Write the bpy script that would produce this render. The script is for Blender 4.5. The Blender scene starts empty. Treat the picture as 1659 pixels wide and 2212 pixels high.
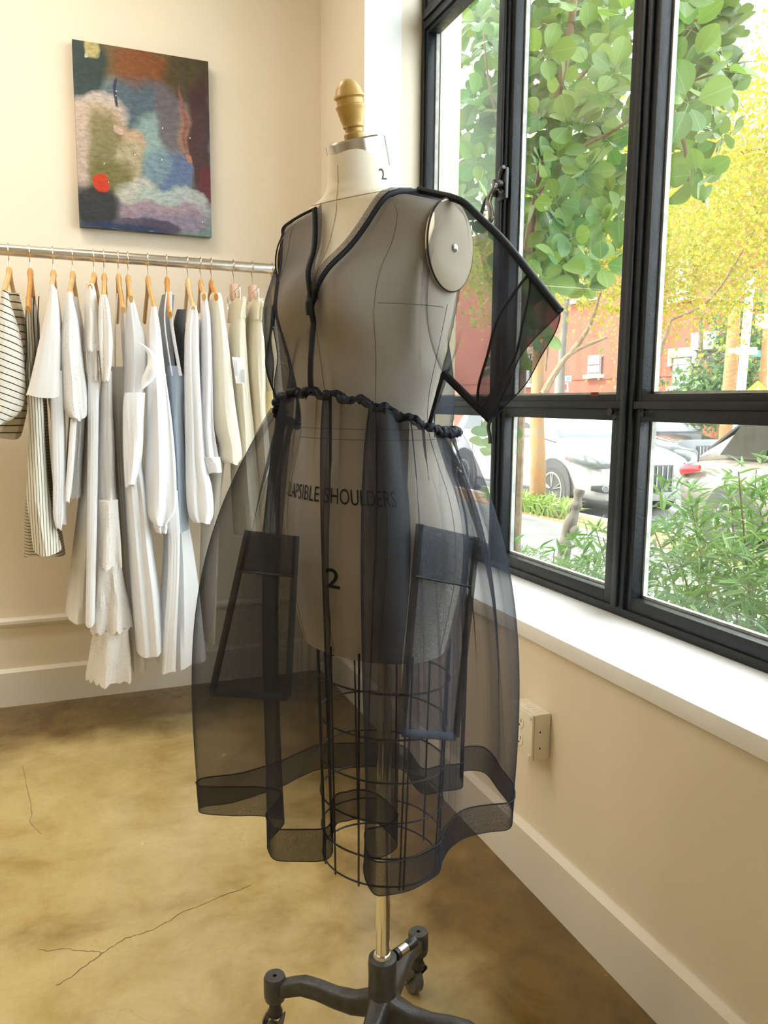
import bpy, bmesh, math, random
import numpy as np
from mathutils import Vector, Matrix
from mathutils.bvhtree import BVHTree
PI = math.pi
random.seed(7); rng = np.random.default_rng(11)
scene = bpy.context.scene
col = scene.collection

# ------------------------------------------------------------------ camera
W, H, FPX = 1659, 2212, 1710.0
def nd(v): return v / np.linalg.norm(v)
def raycam(x, y): return np.array([(x - W/2)/FPX, (H/2 - y)/FPX, -1.0])
_dY = nd(raycam(140, 866)); _dX = nd(raycam(5150, 907)); _dX = nd(_dX - _dY*_dX.dot(_dY)); _dZ = np.cross(_dX, _dY)
ROT = np.array([_dX, _dY, _dZ])
CAM = np.array([0, 0, 1.2])
camd = bpy.data.cameras.new('camera'); cam = bpy.data.objects.new('camera', camd); col.objects.link(cam)
camd.sensor_fit = 'HORIZONTAL'; camd.sensor_width = 36; camd.lens = 36*FPX/W; camd.clip_end = 200; camd.clip_start = .05
cam.matrix_world = Matrix([[*ROT[0], CAM[0]], [*ROT[1], CAM[1]], [*ROT[2], CAM[2]], [0, 0, 0, 1]])
scene.camera = cam
# ------------------------------------------------------------------ world, sun, lamps, exposure
vs = scene.view_settings
vs.view_transform = 'Standard'; vs.look = 'None'; vs.gamma = 1; vs.use_curve_mapping = False
vs.exposure = 0.38
scene.cycles.transparent_max_bounces = 28
scene.cycles.max_bounces = 7; scene.cycles.diffuse_bounces = 4
scene.cycles.caustics_reflective = False; scene.cycles.caustics_refractive = False
world = bpy.data.worlds.new('sky'); scene.world = world; world.use_nodes = True
bg = world.node_tree.nodes['Background']
bg.inputs[0].default_value = (.90, .97, 1.0, 1); bg.inputs[1].default_value = 7.0
def light(name, kind, energy, color, loc, rot=None, **kw):
    d = bpy.data.lights.new(name, kind); d.energy = energy; d.color = color
    for k, v in kw.items(): setattr(d, k, v)
    o = bpy.data.objects.new(name, d); o.location = loc
    if rot is not None: o.rotation_euler = rot
    col.objects.link(o); return o
sun = light('sun', 'SUN', 11.0, (1, .93, .80), (0, 0, 12), angle=math.radians(1.0))
sun.rotation_euler = Vector((.52, -.38, -.77)).to_track_quat('-Z', 'Y').to_euler()
LAMPS = ((-1.7, 2.35, 21), (-.3, 2.35, 18), (-3.2, 2.1, 16), (-2.9, .3, 15))
for lx, ly, e in LAMPS:
    light('ceiling_lamp', 'AREA', e, (1, .90, .76), (lx, ly, 3.22), (0, 0, 0), shape='RECTANGLE', size=.9, size_y=.35)

# ------------------------------------------------------------------ pixel helpers (photo 1659x2212)
def ray(x, y): return ROT @ raycam(x, y)
def on_z(x, y, z=0): r = ray(x, y); return CAM + r*((z - CAM[2])/r[2])
def on_x(x, y, X): r = ray(x, y); return CAM + r*(X/r[0])
def on_y(x, y, Y): r = ray(x, y); return CAM + r*(Y/r[1])
def at(x, y, d): return CAM + ray(x, y)*d
def project(p):
    c = ROT.T @ (np.asarray(p, float) - CAM); return W/2 - c[0]/c[2]*FPX, H/2 + c[1]/c[2]*FPX

# ------------------------------------------------------------------ mesh helpers
class G:
    def __init__(self): self.v = []; self.f = []
    def add(self, vs_, fs):
        n = len(self.v); self.v.extend([tuple(map(float, p)) for p in vs_]); self.f.extend([tuple(i + n for i in q) for q in fs]); return self
    def box(self, x0, x1, y0, y1, z0, z1):
        return self.add([(x0,y0,z0),(x1,y0,z0),(x1,y1,z0),(x0,y1,z0),(x0,y0,z1),(x1,y0,z1),(x1,y1,z1),(x0,y1,z1)],
                        [(0,3,2,1),(4,5,6,7),(0,1,5,4),(1,2,6,5),(2,3,7,6),(3,0,4,7)])
    def prism(self, poly, axis, a, b):
        """poly: 2D points; axis 'z' -> (x,y), 'x' -> (y,z), 'y' -> (x,z)"""
        def m(p, c): return {'z': (p[0],p[1],c), 'x': (c,p[0],p[1]), 'y': (p[0],c,p[1])}[axis]
        n = len(poly)
        return self.add([m(p,a) for p in poly] + [m(p,b) for p in poly],
                        [tuple(range(n-1,-1,-1)), tuple(range(n,2*n))] + [(i,(i+1)%n,n+(i+1)%n,n+i) for i in range(n)])
    def loft(self, rings, closed=True, cap0=False, cap1=False, loop=False):
        n = len(rings[0]); m = len(rings); vs_ = [p for r in rings for p in r]; fs = []
        for i in range(m if loop else m-1):
            i2 = (i+1) % m
            for j in range(n if closed else n-1):
                j2 = (j+1) % n; fs.append((i*n+j, i*n+j2, i2*n+j2, i2*n+j))
        if cap0: fs.append(tuple(range(n-1,-1,-1)))
        if cap1: fs.append(tuple(range((m-1)*n, m*n)))
        return self.add(vs_, fs)
    def tube(self, path, r, seg=8, closed=False, flat=None, up=(0,0,1), caps=True):
        """flat: (ru, rv) multipliers for the frame axes; r scalar or list"""
        P = [np.asarray(p, float) for p in path]; n = len(P); rs = r if hasattr(r, '__len__') else [r]*n
        rings = []; prev = None; up = np.asarray(up, float)
        for i in range(n):
            a = P[(i-1) % n] if (closed or i > 0) else P[i]; b = P[(i+1) % n] if (closed or i < n-1) else P[i]
            t = b - a; t = t/(np.linalg.norm(t)+1e-12)
            if prev is None:
                u = np.cross(t, up)
                if np.linalg.norm(u) < 1e-3: u = np.cross(t, np.array([1.,0,0]))
            else: u = prev - t*prev.dot(t)
            u = u/(np.linalg.norm(u)+1e-12); prev = u; w = np.cross(u, t)
            fu, fv = flat if flat else (1, 1)
            rings.append([P[i] + rs[i]*(fu*math.cos(k*2*PI/seg)*u + fv*math.sin(k*2*PI/seg)*w) for k in range(seg)])
        return self.loft(rings, True, caps and not closed, caps and not closed, loop=closed)
    def lathe(self, prof, origin=(0,0,0), axis=(0,0,1), seg=24, cap0=True, cap1=True):
        o = np.asarray(origin, float); ax = nd(np.asarray(axis, float))
        u = np.cross(ax, (0,0,1.)) if abs(ax[2]) < .9 else np.cross(ax, (1.,0,0)); u = nd(u); w = np.cross(ax, u)
        rings = [[o + ax*h + r*(math.cos(k*2*PI/seg)*u + math.sin(k*2*PI/seg)*w) for k in range(seg)] for r, h in prof]
        return self.loft(rings, True, cap0, cap1)
    def grid(self, P):
        m, n = len(P), len(P[0]); return self.add([p for r in P for p in r], [(i*n+j, i*n+j+1, (i+1)*n+j+1, (i+1)*n+j) for i in range(m-1) for j in range(n-1)])

def root_loc(o):
    v = Vector((0,0,0))
    while o is not None: v = v + o.location; o = o.parent
    return v
def obj(name, g, mat, parent=None, smooth=True, bevel=0, loc=None, sharp=38):
    """one mesh object from world-space geometry; stored relative to its thing's base"""
    me = bpy.data.meshes.new(name)
    base = root_loc(parent) if parent is not None else Vector(loc if loc is not None else (0,0,0))
    me.from_pydata([(p[0]-base.x, p[1]-base.y, p[2]-base.z) for p in g.v], [], g.f)
    me.validate()
    if bevel or smooth:
        bm = bmesh.new(); bm.from_mesh(me)
        bmesh.ops.recalc_face_normals(bm, faces=bm.faces)
        if bevel:
            ed = [e for e in bm.edges if len(e.link_faces) == 2 and e.calc_face_angle(0) > .5]
            bmesh.ops.bevel(bm, geom=ed, offset=bevel, segments=2, affect='EDGES', profile=.6)
        bm.to_mesh(me); bm.free()
    if smooth:
        for p in me.polygons: p.use_smooth = True
        try: me.set_sharp_from_angle(angle=math.radians(sharp))
        except Exception: pass
    me.materials.append(mat)
    o = bpy.data.objects.new(name, me); col.objects.link(o)
    if parent is not None: o.parent = parent
    else: o.location = base
    return o
def tag(o, label=None, cat=None, group=None, kind=None):
    if label: o['label'] = label
    if cat: o['category'] = cat
    if group: o['group'] = group
    if kind: o['kind'] = kind
    return o
def thing(name, label, cat, loc, group=None):
    o = bpy.data.objects.new(name, None); o.empty_display_size = .1; o.location = tuple(map(float, loc)); col.objects.link(o)
    return tag(o, label, cat, group)
def struct(name, g, mat, parent=None, **kw):
    o = obj(name, g, mat, parent, **kw)
    if parent is None: o['kind'] = 'structure'
    return o

# ------------------------------------------------------------------ materials
def mat(name, base=(.8,.8,.8), rough=.5, metal=0, spec=.5, coat=0, emit=None):
    m = bpy.data.materials.new(name); m.use_nodes = True; b = m.node_tree.nodes['Principled BSDF']
    b.inputs['Base Color'].default_value = (*base, 1); b.inputs['Roughness'].default_value = rough
    b.inputs['Metallic'].default_value = metal; b.inputs['Specular IOR Level'].default_value = spec
    b.inputs['Coat Weight'].default_value = coat
    return m
class N:
    """small node-graph helper"""
    def __init__(self, m): self.t = m.node_tree; self.n = self.t.nodes; self.b = self.n.get('Principled BSDF'); self.out = self.n.get('Material Output')
    def new(self, kind, **kw):
        x = self.n.new(kind)
        for k, v in kw.items():
            if isinstance(k, str) and k.startswith('i_'): x.inputs[k[2:].replace('_', ' ')].default_value = v
            else: setattr(x, k, v)
        return x
    def link(self, a, b): self.t.links.new(a, b); return self
    def coord(self, kind='Object'): return self.new('ShaderNodeTexCoord').outputs[kind]
    def noise(self, vec, scale, detail=4, rough=.55, dist=0):
        x = self.new('ShaderNodeTexNoise'); x.inputs['Scale'].default_value = scale; x.inputs['Detail'].default_value = detail
        x.inputs['Roughness'].default_value = rough; x.inputs['Distortion'].default_value = dist
        if vec is not None: self.link(vec, x.inputs['Vector'])
        return x.outputs['Fac']
    def ramp(self, fac, stops, interp='LINEAR'):
        x = self.new('ShaderNodeValToRGB'); e = x.color_ramp.elements; x.color_ramp.interpolation = interp
        while len(e) < len(stops): e.new(.5)
        for el, (p, c) in zip(e, stops): el.position = p; el.color = (*c, 1) if len(c) == 3 else c
        self.link(fac, x.inputs[0]); return x.outputs[0]
    def math(self, op, a, b=None, clamp=False):
        x = self.new('ShaderNodeMath', operation=op, use_clamp=clamp)
        for i, v in enumerate((a, b)):
            if v is None: continue
            if isinstance(v, (int, float)): x.inputs[i].default_value = v
            else: self.link(v, x.inputs[i])
        return x.outputs[0]
    def mix(self, fac, a, b, blend='MIX'):
        x = self.new('ShaderNodeMix', data_type='RGBA', blend_type=blend)
        for s, v in ((x.inputs[0], fac), (x.inputs[6], a), (x.inputs[7], b)):
            if isinstance(v, (int, float)): s.default_value = v
            elif isinstance(v, tuple): s.default_value = (*v, 1)
            else: self.link(v, s)
        return x.outputs[2]
    def bump(self, h, strength=.2, dist=.01):
        x = self.new('ShaderNodeBump'); x.inputs['Strength'].default_value = strength; x.inputs['Distance'].default_value = dist
        self.link(h, x.inputs['Height']); self.link(x.outputs[0], self.b.inputs['Normal']); return x.outputs[0]
    def mapping(self, vec, scale=(1,1,1), rot=(0,0,0), loc=(0,0,0)):
        x = self.new('ShaderNodeMapping'); x.inputs['Scale'].default_value = scale; x.inputs['Rotation'].default_value = rot; x.inputs['Location'].default_value = loc
        self.link(vec, x.inputs['Vector']); return x.outputs[0]
def mottled(name, c1, c2, scale, rough=.6, bump=0, metal=0, coords='Object', spec=.5, bscale=None, lo=.35, hi=.65):
    m = mat(name, c1, rough, metal, spec); n = N(m); v = n.coord(coords)
    f = n.noise(v, scale, 5); n.link(n.ramp(f, [(lo, c1), (hi, c2)]), n.b.inputs['Base Color'])
    if bump: n.bump(n.noise(v, bscale or scale*6, 4), bump, .004)
    return m
# ================================================================== STRUCTURE
XW, YB, ZC = 1.0436, 3.345, 3.3
SILL = .667; XF = 1.29; YJ = 2.8276; YJF = 2.885
m_wall = mottled('wall_paint', (.80,.72,.585), (.82,.735,.60), 3, .75, .05, bscale=180)
m_base = mottled('baseboard_paint', (.80,.75,.66), (.82,.77,.68), 4, .42, .03, bscale=60)
m_reveal = mottled('white_paint', (.86,.87,.86), (.88,.89,.88), 3, .6, .04, bscale=90)
m_sill = mottled('sill_paint', (.86,.87,.865), (.89,.90,.895), 5, .38, .03, bscale=40)
m_ceil = mat('ceiling_paint', (.85,.83,.79), .9)

# polished, mottled concrete
m_floor = mat('polished_concrete', (.4,.3,.15), .3); n = N(m_floor); v = n.coord('Object')
big = n.noise(v, 1.3, 5, .6, .6); mid = n.noise(v, 5.5, 6, .65, .4); fine = n.noise(v, 60, 4, .7)
c = n.ramp(big, [(.30, (.150,.088,.018)), (.47, (.36,.25,.088)), (.62, (.47,.35,.150)), (.75, (.55,.44,.23))])
c = n.mix(n.ramp(mid, [(.35, (0,0,0)), (.7, (1,1,1))]), c, (.47,.345,.140), 'MIX')
c2 = n.mix(.55, n.ramp(big, [(.30, (.130,.075,.014)), (.5, (.345,.235,.075)), (.7, (.50,.385,.175))]), c, 'MIX')
c2 = n.mix(n.math('MULTIPLY', n.math('SUBTRACT', fine, .45, True), .9, True), c2, (.22,.15,.06))
vor = n.new('ShaderNodeTexVoronoi', feature='DISTANCE_TO_EDGE'); vor.inputs['Scale'].default_value = 3.2
warp = n.new('ShaderNodeVectorMath', operation='ADD'); nz = n.new('ShaderNodeTexNoise'); nz.inputs['Scale'].default_value = 4; nz.inputs['Detail'].default_value = 6
n.link(v, nz.inputs['Vector']); wsc = n.new('ShaderNodeVectorMath', operation='SCALE'); wsc.inputs['Scale'].default_value = .55
n.link(nz.outputs['Color'], wsc.inputs[0]); n.link(v, warp.inputs[0]); n.link(wsc.outputs[0], warp.inputs[1]); n.link(warp.outputs[0], vor.inputs['Vector'])
sx = n.new('ShaderNodeSeparateXYZ'); n.link(warp.outputs[0], sx.inputs[0])
# dark brown band along the window wall and back wall, edge warped by noise
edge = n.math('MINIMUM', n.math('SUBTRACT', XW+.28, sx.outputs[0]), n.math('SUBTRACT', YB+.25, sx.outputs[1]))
off_wall = n.ramp(n.math('MULTIPLY', edge, 1.0), [(.26, (0,0,0)), (.52, (1,1,1))])
c2 = n.mix(off_wall, n.mix(n.ramp(mid, [(.35, (0,0,0)), (.7, (1,1,1))]), (.105,.058,.010), (.205,.130,.034)), c2)
c2 = n.mix(n.math('MULTIPLY', n.math('MULTIPLY', off_wall, n.math('SUBTRACT', mid, .35, True)), .9), c2, (.62,.50,.27))
crk = n.ramp(vor.outputs['Distance'], [(0, (1,1,1)), (.006, (0,0,0))])
crk = n.math('MULTIPLY', crk, n.math('MULTIPLY', n.math('SUBTRACT', mid, .42, True), 2.6, True))
c2 = n.mix(n.math('MULTIPLY', crk, .55), c2, (.16,.10,.03))
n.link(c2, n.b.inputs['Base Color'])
n.link(n.ramp(mid, [(.3, (.14,)*3), (.7, (.28,)*3)]), n.b.inputs['Roughness'])
n.b.inputs['Specular IOR Level'].default_value = .7
n.bump(n.noise(v, 14, 4), .03, .01)

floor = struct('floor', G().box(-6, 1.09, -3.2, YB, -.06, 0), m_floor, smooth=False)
m_crack = mat('crack_shadow', (.13,.085,.03), .8)
def crack(pts, w):
    P = [on_z(x, y, .0005) for x, y in pts]; Q = []
    for i in range(len(P)-1):
        for k in range(6):
            q = P[i] + (P[i+1]-P[i])*k/6; q = q + np.array([rng.normal(0,.0022), rng.normal(0,.0022), 0]); Q.append(q)
    g = G(); g.tube(Q, [w*(.5+.9*rng.random()) for _ in Q], 5, flat=(1, .12)); obj('floor_crack', g, m_crack, floor)
crack([(120,2130),(165,2100),(222,2058),(270,2027),(330,2008),(400,1968),(470,1940),(560,1907)], .0011)
crack([(85,2052),(150,2050),(200,2055),(222,2060)], .0007)
crack([(47,1655),(68,1735),(66,1780),(95,1805)], .0006)
struct('ceiling', G().box(-6, 1.37, -3.2, YB+.1, ZC, ZC+.2), m_ceil, smooth=False)
struct('wall_back', G().box(-6.1, 1.37, YB, YB+.12, -.06, ZC), m_wall, smooth=False)
struct('wall_left', G().box(-6.12, -6, -3.2, YB, -.06, ZC), m_wall, smooth=False)
struct('wall_front', G().box(-6.1, 1.37, -3.32, -3.2, -.06, ZC), m_wall, smooth=False)
# window wall: under the sill, far pier with splayed reveal, head, near pier
YN = -2.25
g = G(); g.box(XW, 1.37, -3.2, YB, -.06, SILL-.045)
g.box(XW, 1.37, -3.2, YN, SILL-.05, ZC); g.box(XW, 1.37, YN, YB, 3.12, ZC)
g.prism([(XW, YJ), (XF+.01, YJF), (1.37, YJF), (1.37, YB), (XW, YB)], 'z', SILL-.05, 3.13)
wall_r = struct('wall_right', g, m_wall, smooth=False)
gr = G(); gr.prism([(XW-.0005, YJ-.0012), (XF+.03, YJF+.006-.0012+.0005), (XF+.03, YJF+.008), (XW-.0005, YJ+.0005)], 'z', SILL, 3.12)
obj('window_reveal', gr, m_reveal, wall_r, smooth=False)
struct('wall_right_upper', G().box(1.20, 1.37, -9, 14, ZC, 5.75), mottled('stucco', (.83,.74,.52), (.78,.69,.47), 5, .9, .2, bscale=90), smooth=False)
# sill board
struct('trim_1', G().box(XW-.012, XF+.03, YN, YJF-.002, SILL-.039, SILL), m_sill, smooth=True, bevel=.003)
# baseboards with sloping cap
def baseboard(name, along, a, b):
    p = [(0,0),(.018,0),(.018,.138),(.004,.1505),(0,.1505)]
    g = G()
    if along == 'y': g.prism([(XW-.0002-q[0], q[1]) for q in p], 'y', a, b)
    else:
        g.prism([(YB-.0002-q[0], q[1]) for q in p], 'x', a, b)
    struct(name, g, m_base, smooth=False)
baseboard('baseboard_right', 'y', -3.2, YB-.019); baseboard('baseboard_back', 'x', -6, XW)
# ledge moulding on the back wall
g = G(); g.prism([(YB, .318), (YB-.012, .320), (YB-.022, .334), (YB-.022, .346), (YB-.014, .354), (YB, .356)], 'x', -6, XW)
struct('trim_2', g, m_base, smooth=False)

# ------------------------------------------------------------------ steel window
m_steel = mat('black_window_paint', (.022,.025,.03), .36, 0, .28); n = N(m_steel); v = n.coord('Object')
f = n.noise(n.mapping(v, (9, 9, 3)), 6, 5)
n.link(n.ramp(f, [(.3, (.009,.011,.014)), (.62, (.014,.017,.021)), (.8, (.028,.032,.040))]), n.b.inputs['Base Color'])
n.link(n.ramp(f, [(.3, (.28,)*3), (.7, (.5,)*3)]), n.b.inputs['Roughness']); n.bump(n.noise(v, 140, 3), .25, .003)
m_rust = mottled('rust', (.20,.05,.02), (.10,.03,.015), 60, .9)
m_putty = mottled('aged_putty', (.55,.55,.52), (.36,.36,.34), 30, .8)
m_glass = bpy.data.materials.new('window_glass'); m_glass.use_nodes = True; n = N(m_glass); n.n.remove(n.b)
tr = n.new('ShaderNodeBsdfTransparent'); tr.inputs[0].default_value = (.97,.985,.975,1)
gl = n.new('ShaderNodeBsdfGlossy'); gl.inputs['Roughness'].default_value = .02
df = n.new('ShaderNodeBsdfDiffuse'); df.inputs[0].default_value = (.85,.9,.88,1)
dust = n.math('MULTIPLY', n.ramp(n.noise(n.coord('Object'), 2.5, 6, .65), [(.45, (0,0,0)), (.8, (1,1,1))]), .075)
mx0 = n.new('ShaderNodeMixShader'); n.link(dust, mx0.inputs[0]); n.link(tr.outputs[0], mx0.inputs[1]); n.link(df.outputs[0], mx0.inputs[2])
fr = n.new('ShaderNodeFresnel'); geo = n.new('ShaderNodeNewGeometry')
n.link(n.math('ADD', n.math('MULTIPLY', geo.outputs['Backfacing'], 1/1.5-1.5), 1.5), fr.inputs[0])
mx = n.new('ShaderNodeMixShader'); n.link(fr.outputs[0], mx.inputs[0]); n.link(mx0.outputs[0], mx.inputs[1]); n.link(gl.outputs[0], mx.inputs[2]); n.link(mx.outputs[0], n.out.inputs[0])

XG = XF+.035
win = tag(bpy.data.objects.new('window_1', None), kind='structure'); win.location = (XF, YJF, SILL); col.objects.link(win)
def wp(name, g, m=None, bev=.002, parent=win): return obj(name, g, m or m_steel, parent, smooth=True, bevel=bev)
mull = [2.25, 1.61, .97, .33, -.31, -.95, -1.59]
ends = [YJF] + mull + [YN]
# outer frame
wp('jamb', G().box(XF, XF+.07, YJF-.028, YJF, SILL, 3.12)); wp('jamb', G().box(XF, XF+.07, YN, YN+.03, SILL, 3.12))
wp('bottom_rail', G().box(XF, XF+.07, YN+.03, YJF-.028, SILL, SILL+.022)); wp('top_rail', G().box(XF, XF+.07, YN+.03, YJF-.028, 3.09, 3.12))
ZT, ZM = 2.60, 1.198
for k, y in enumerate(mull):
    wd = .018 if k % 2 == 0 else .024
    wp('mullion', G().box(XF-.004, XF+.07, y-wd, y+wd, SILL+.022, 3.09))
    wp('mullion_bead', G().box(XF-.013, XF-.004, y-.008, y+.008, SILL+.024, 3.08), bev=.003)
Y0 = ends[:-1]; Y1 = ends[1:]
for k, (ya, yb) in enumerate(zip(Y0, Y1)):
    a = ya - (.028 if k == 0 else (.018 if (k-1) % 2 == 0 else .024)); b = yb + (.03 if k == len(Y0)-1 else (.018 if k % 2 == 0 else .024))
    # transom and meeting rails
    wp('transom_rail', G().box(XF-.002, XF+.068, b+.001, a-.001, ZT-.035, ZT+.035))
    wp('transom_bead', G().box(XF-.010, XF-.002, b+.001, a-.001, ZT-.006, ZT+.008), bev=.002)
    wp('middle_rail', G().box(XF-.002, XF+.068, b+.001, a-.001, ZM-.006, ZM+.012))
    near_view = k < 3
    def sash(z0, z1, st_l, st_r, bt, tp):
        """a sash: four members and a pane of glass"""
        x0, x1 = XF+.006, XF+.050
        wp('sash_stile', G().box(x0, x1, a-st_l, a+.002, z0, z1)); wp('sash_stile', G().box(x0, x1, b-.002, b+st_r, z0, z1))
        wp('sash_rail', G().box(x0, x1, b+st_r, a-st_l, z0, z0+bt)); wp('sash_rail', G().box(x0, x1, b+st_r, a-st_l, z1-tp, z1))
        o = wp('pane', G().box(XG, XG+.003, b+st_r-.006, a-st_l+.006, z0+bt-.006, z1-tp+.006), m_glass, 0)
        pz = .006
        if near_view:
            wp('putty', G().box(XG+.003, XG+.016, a-st_l-pz, a-st_l, z0+bt, z1-tp), m_putty, 0, o); wp('putty', G().box(XG+.003, XG+.016, b+st_r, b+st_r+pz, z0+bt, z1-tp), m_putty, 0, o)
            wp('putty', G().box(XG+.003, XG+.016, b+st_r, a-st_l, z0+bt, z0+bt+pz), m_putty, 0, o)
    sash(SILL+.020, ZM-.004, .020, .040 if k % 2 == 1 else .026, .034, .032)
    sash(ZM+.008, ZT-.033, .020, .045 if k == 0 else .030, .022, .018)
    sash(ZT+.033, 3.091, .018, .018, .018, .018)
wp('rust_patch', G().box(XF+.004, XF+.0062, 1.735, 1.765, ZM+.026, ZM+.036), m_rust, 0)
for yy, zz, r in ((1.545, 1.178, .0065), (1.553, 1.190, .003), (1.66, 1.165, .002), (1.667, 1.184, .010)):
    wp('screw_head', G().lathe([(r*.4, -.004), (r, -.003), (r, .004)], (XF-.005 if r > .005 else XF+.004, yy, zz), (1, 0, 0), 10), None, 0)
# latch on the far mullion
m_black = mat('black_iron', (.018,.018,.02), .28); m_blackm = mat('worn_black_metal', (.05,.05,.052), .3, .6)
m_chrome = mat('chrome_edge', (.72,.73,.75), .18, 1)
latch = thing('window_latch', 'black window latch with a wavy silver-edged lever on the mullion', 'latch', (XF-.004, 2.255, 1.84))
ly, lz, lx = 2.214, 1.865, XF-.014
obj('backplate', G().box(lx-.012, lx, ly-.022, ly+.026, lz-.045, lz+.045), m_black, latch, bevel=.004)
obj('catch_ring', G().tube([(lx-.018, ly-.022+.024*math.sin(t), lz+.008+.036*math.cos(t)) for t in np.linspace(0, 2.9, 16)], .006, 8), m_blackm, latch)
obj('pivot', G().lathe([(.012,-.016),(.014,-.012),(.014,.012),(.010,.016)], (lx-.022, ly, lz), (1,0,0), 16), m_blackm, latch)
hp = [(lx-.036, ly+.002, lz), (lx-.040, ly-.010, lz-.012), (lx-.044, ly+.006, lz-.032), (lx-.046, ly+.014, lz-.052), (lx-.046, ly+.004, lz-.072), (lx-.048, ly-.008, lz-.092), (lx-.050, ly-.010, lz-.108), (lx-.052, ly+.002, lz-.116)]
def smooth_path(P, k=6):
    P = [np.asarray(p, float) for p in P]; out = []
    for i in range(len(P)-1):
        p0, p1, p2, p3 = P[max(i-1,0)], P[i], P[i+1], P[min(i+2,len(P)-1)]
        for j in range(k):
            t = j/k; out.append(.5*((2*p1)+(-p0+p2)*t+(2*p0-5*p1+4*p2-p3)*t*t+(-p0+3*p1-3*p2+p3)*t**3))
    out.append(P[-1]); return out
lev = obj('lever', G().tube(smooth_path(hp), .012, 8, up=(1,0,0), flat=(1, .6)), m_black, latch)
for dy_ in (-.0105, .0105): obj('lever_edge', G().tube([p + np.array([-.003, dy_, 0]) for p in smooth_path(hp)], .0030, 6), m_chrome, lev)
obj('side_arm', G().tube(smooth_path([(lx-.01, ly+.03, lz-.02), (lx-.02, ly+.055, lz-.022), (lx-.022, ly+.085, lz-.035), (lx-.02, ly+.12, lz-.085)]), .006, 8), m_black, latch)
obj('arm_knuckle', G().lathe([(.006,-.014),(.011,-.010),(.011,.010),(.006,.014)], (lx-.012, ly+.04, lz-.02), (0,1,.2), 12), m_blackm, latch)
lower = thing('window_latch', 'small black window latch below the middle rail behind the sleeve corner', 'latch', (XF, 2.26, 1.10))
obj('lever', G().tube(smooth_path([(XF-.012, 2.262, 1.158), (XF-.02, 2.268, 1.13), (XF-.02, 2.258, 1.10), (XF-.022, 2.25, 1.075)]), .006, 8, flat=(.6,1)), m_black, lower)
obj('pivot', G().lathe([(.011,-.012),(.011,.006)], (XF-.008, 2.262, 1.158), (1,0,0), 12), m_blackm, lower)

# ------------------------------------------------------------------ socket box
m_box = mottled('cream_box_paint', (.86,.81,.71), (.83,.775,.67), 25, .55, .1, bscale=200)
for (lx, ly, e), wh in zip(LAMPS, ('above the far part of the clothes rail', 'above the hanging white clothes', 'near the far end of the back wall', 'in the middle of the room')):
    ft = thing('ceiling_light', 'white rectangular ceiling light panel ' + wh, 'light', (lx, ly, 3.24), 'ceiling light panels')
    obj('housing', G().box(lx-.48, lx+.48, ly-.20, ly+.20, 3.24, 3.30), mat('light_housing', (.8,.8,.8), .5), ft, bevel=.006)
    obj('rim', G().tube([(lx-.47, ly-.19, 3.238), (lx+.47, ly-.19, 3.238), (lx+.47, ly+.19, 3.238), (lx-.47, ly+.19, 3.238)], .006, 6, closed=True), bpy.data.materials['light_housing'], ft, smooth=False)
m_hole = mat('dark_hole', (.02,.015,.01), .9)
by0, by1, bz0, bz1, bx = 1.522, 1.632, .360, .474, XW-.052
sk = thing('socket_box', 'cream surface-mounted double socket box on the wall below the sill', 'socket', (XW, (by0+by1)/2, bz0))
obj('body', G().box(bx+.006, XW, by0, by1, bz0, bz1), m_box, sk, bevel=.006)
cov = obj('cover_plate', G().box(bx, bx+.0065, by0+.001, by1-.001, bz0+.001, bz1-.001), m_box, sk, bevel=.0035)
for zz in (bz0+.036, bz0+.079):
    rc = obj('receptacle', G().lathe([(.0165, -.0016), (.0165, .002)], (bx, (by0+by1)/2, zz), (1,0,0), 20), m_box, sk)
    for dy in (-.0065, .0065): obj('slot', G().box(bx-.0021, bx-.0010, (by0+by1)/2+dy-.001, (by0+by1)/2+dy+.001, zz+.001, zz+.009), m_hole, rc, smooth=False)
    obj('slot', G().lathe([(.0024, -.0021), (.0024, -.001)], (bx, (by0+by1)/2, zz-.007), (1,0,0), 10), m_hole, rc)
for yy in (by0+.010, by1-.010):
    for zz in (bz0+.010, bz1-.010): obj('screw', G().lathe([(.0045,-.003),(.0045,.002)], (bx, yy, zz), (1,0,0), 12), m_box, sk)
for yy in (by0+.024, by0+.055, by0+.086): obj('knockout', G().tube([(bx+.027+.009*math.cos(t), yy+.009*math.sin(t), bz1+.0003) for t in np.linspace(0, 2*PI, 20)[:-1]], .0009, 5, closed=True), m_box, sk)
for zz in (bz0+.030, bz0+.070): obj('side_hole', G().lathe([(.0022,-.0006),(.0022,.0006)], (bx+.022, by0, zz), (0,1,0), 10), m_hole, sk)
# ------------------------------------------------------------------ painting
m_art = mat('abstract_canvas', (.5,.5,.5), .62); n = N(m_art); uv = n.coord('Generated')
nzz = n.new('ShaderNodeTexNoise'); nzz.inputs['Scale'].default_value = 3.4; nzz.inputs['Detail'].default_value = 4; nzz.inputs['Roughness'].default_value = .48; n.link(uv, nzz.inputs['Vector'])
sb = n.new('ShaderNodeVectorMath', operation='SUBTRACT'); n.link(nzz.outputs['Color'], sb.inputs[0]); sb.inputs[1].default_value = (.5,.5,.5)
sc2 = n.new('ShaderNodeVectorMath', operation='SCALE'); n.link(sb.outputs[0], sc2.inputs[0]); sc2.inputs['Scale'].default_value = .21
wv = n.new('ShaderNodeVectorMath', operation='ADD'); n.link(uv, wv.inputs[0]); n.link(sc2.outputs[0], wv.inputs[1])
sep = n.new('ShaderNodeSeparateXYZ'); n.link(wv.outputs[0], sep.inputs[0]); ux, uz = sep.outputs[0], sep.outputs[2]
colr = n.mix(n.noise(uv, 5, 6), (.20,.33,.36), (.34,.44,.42))
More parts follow.
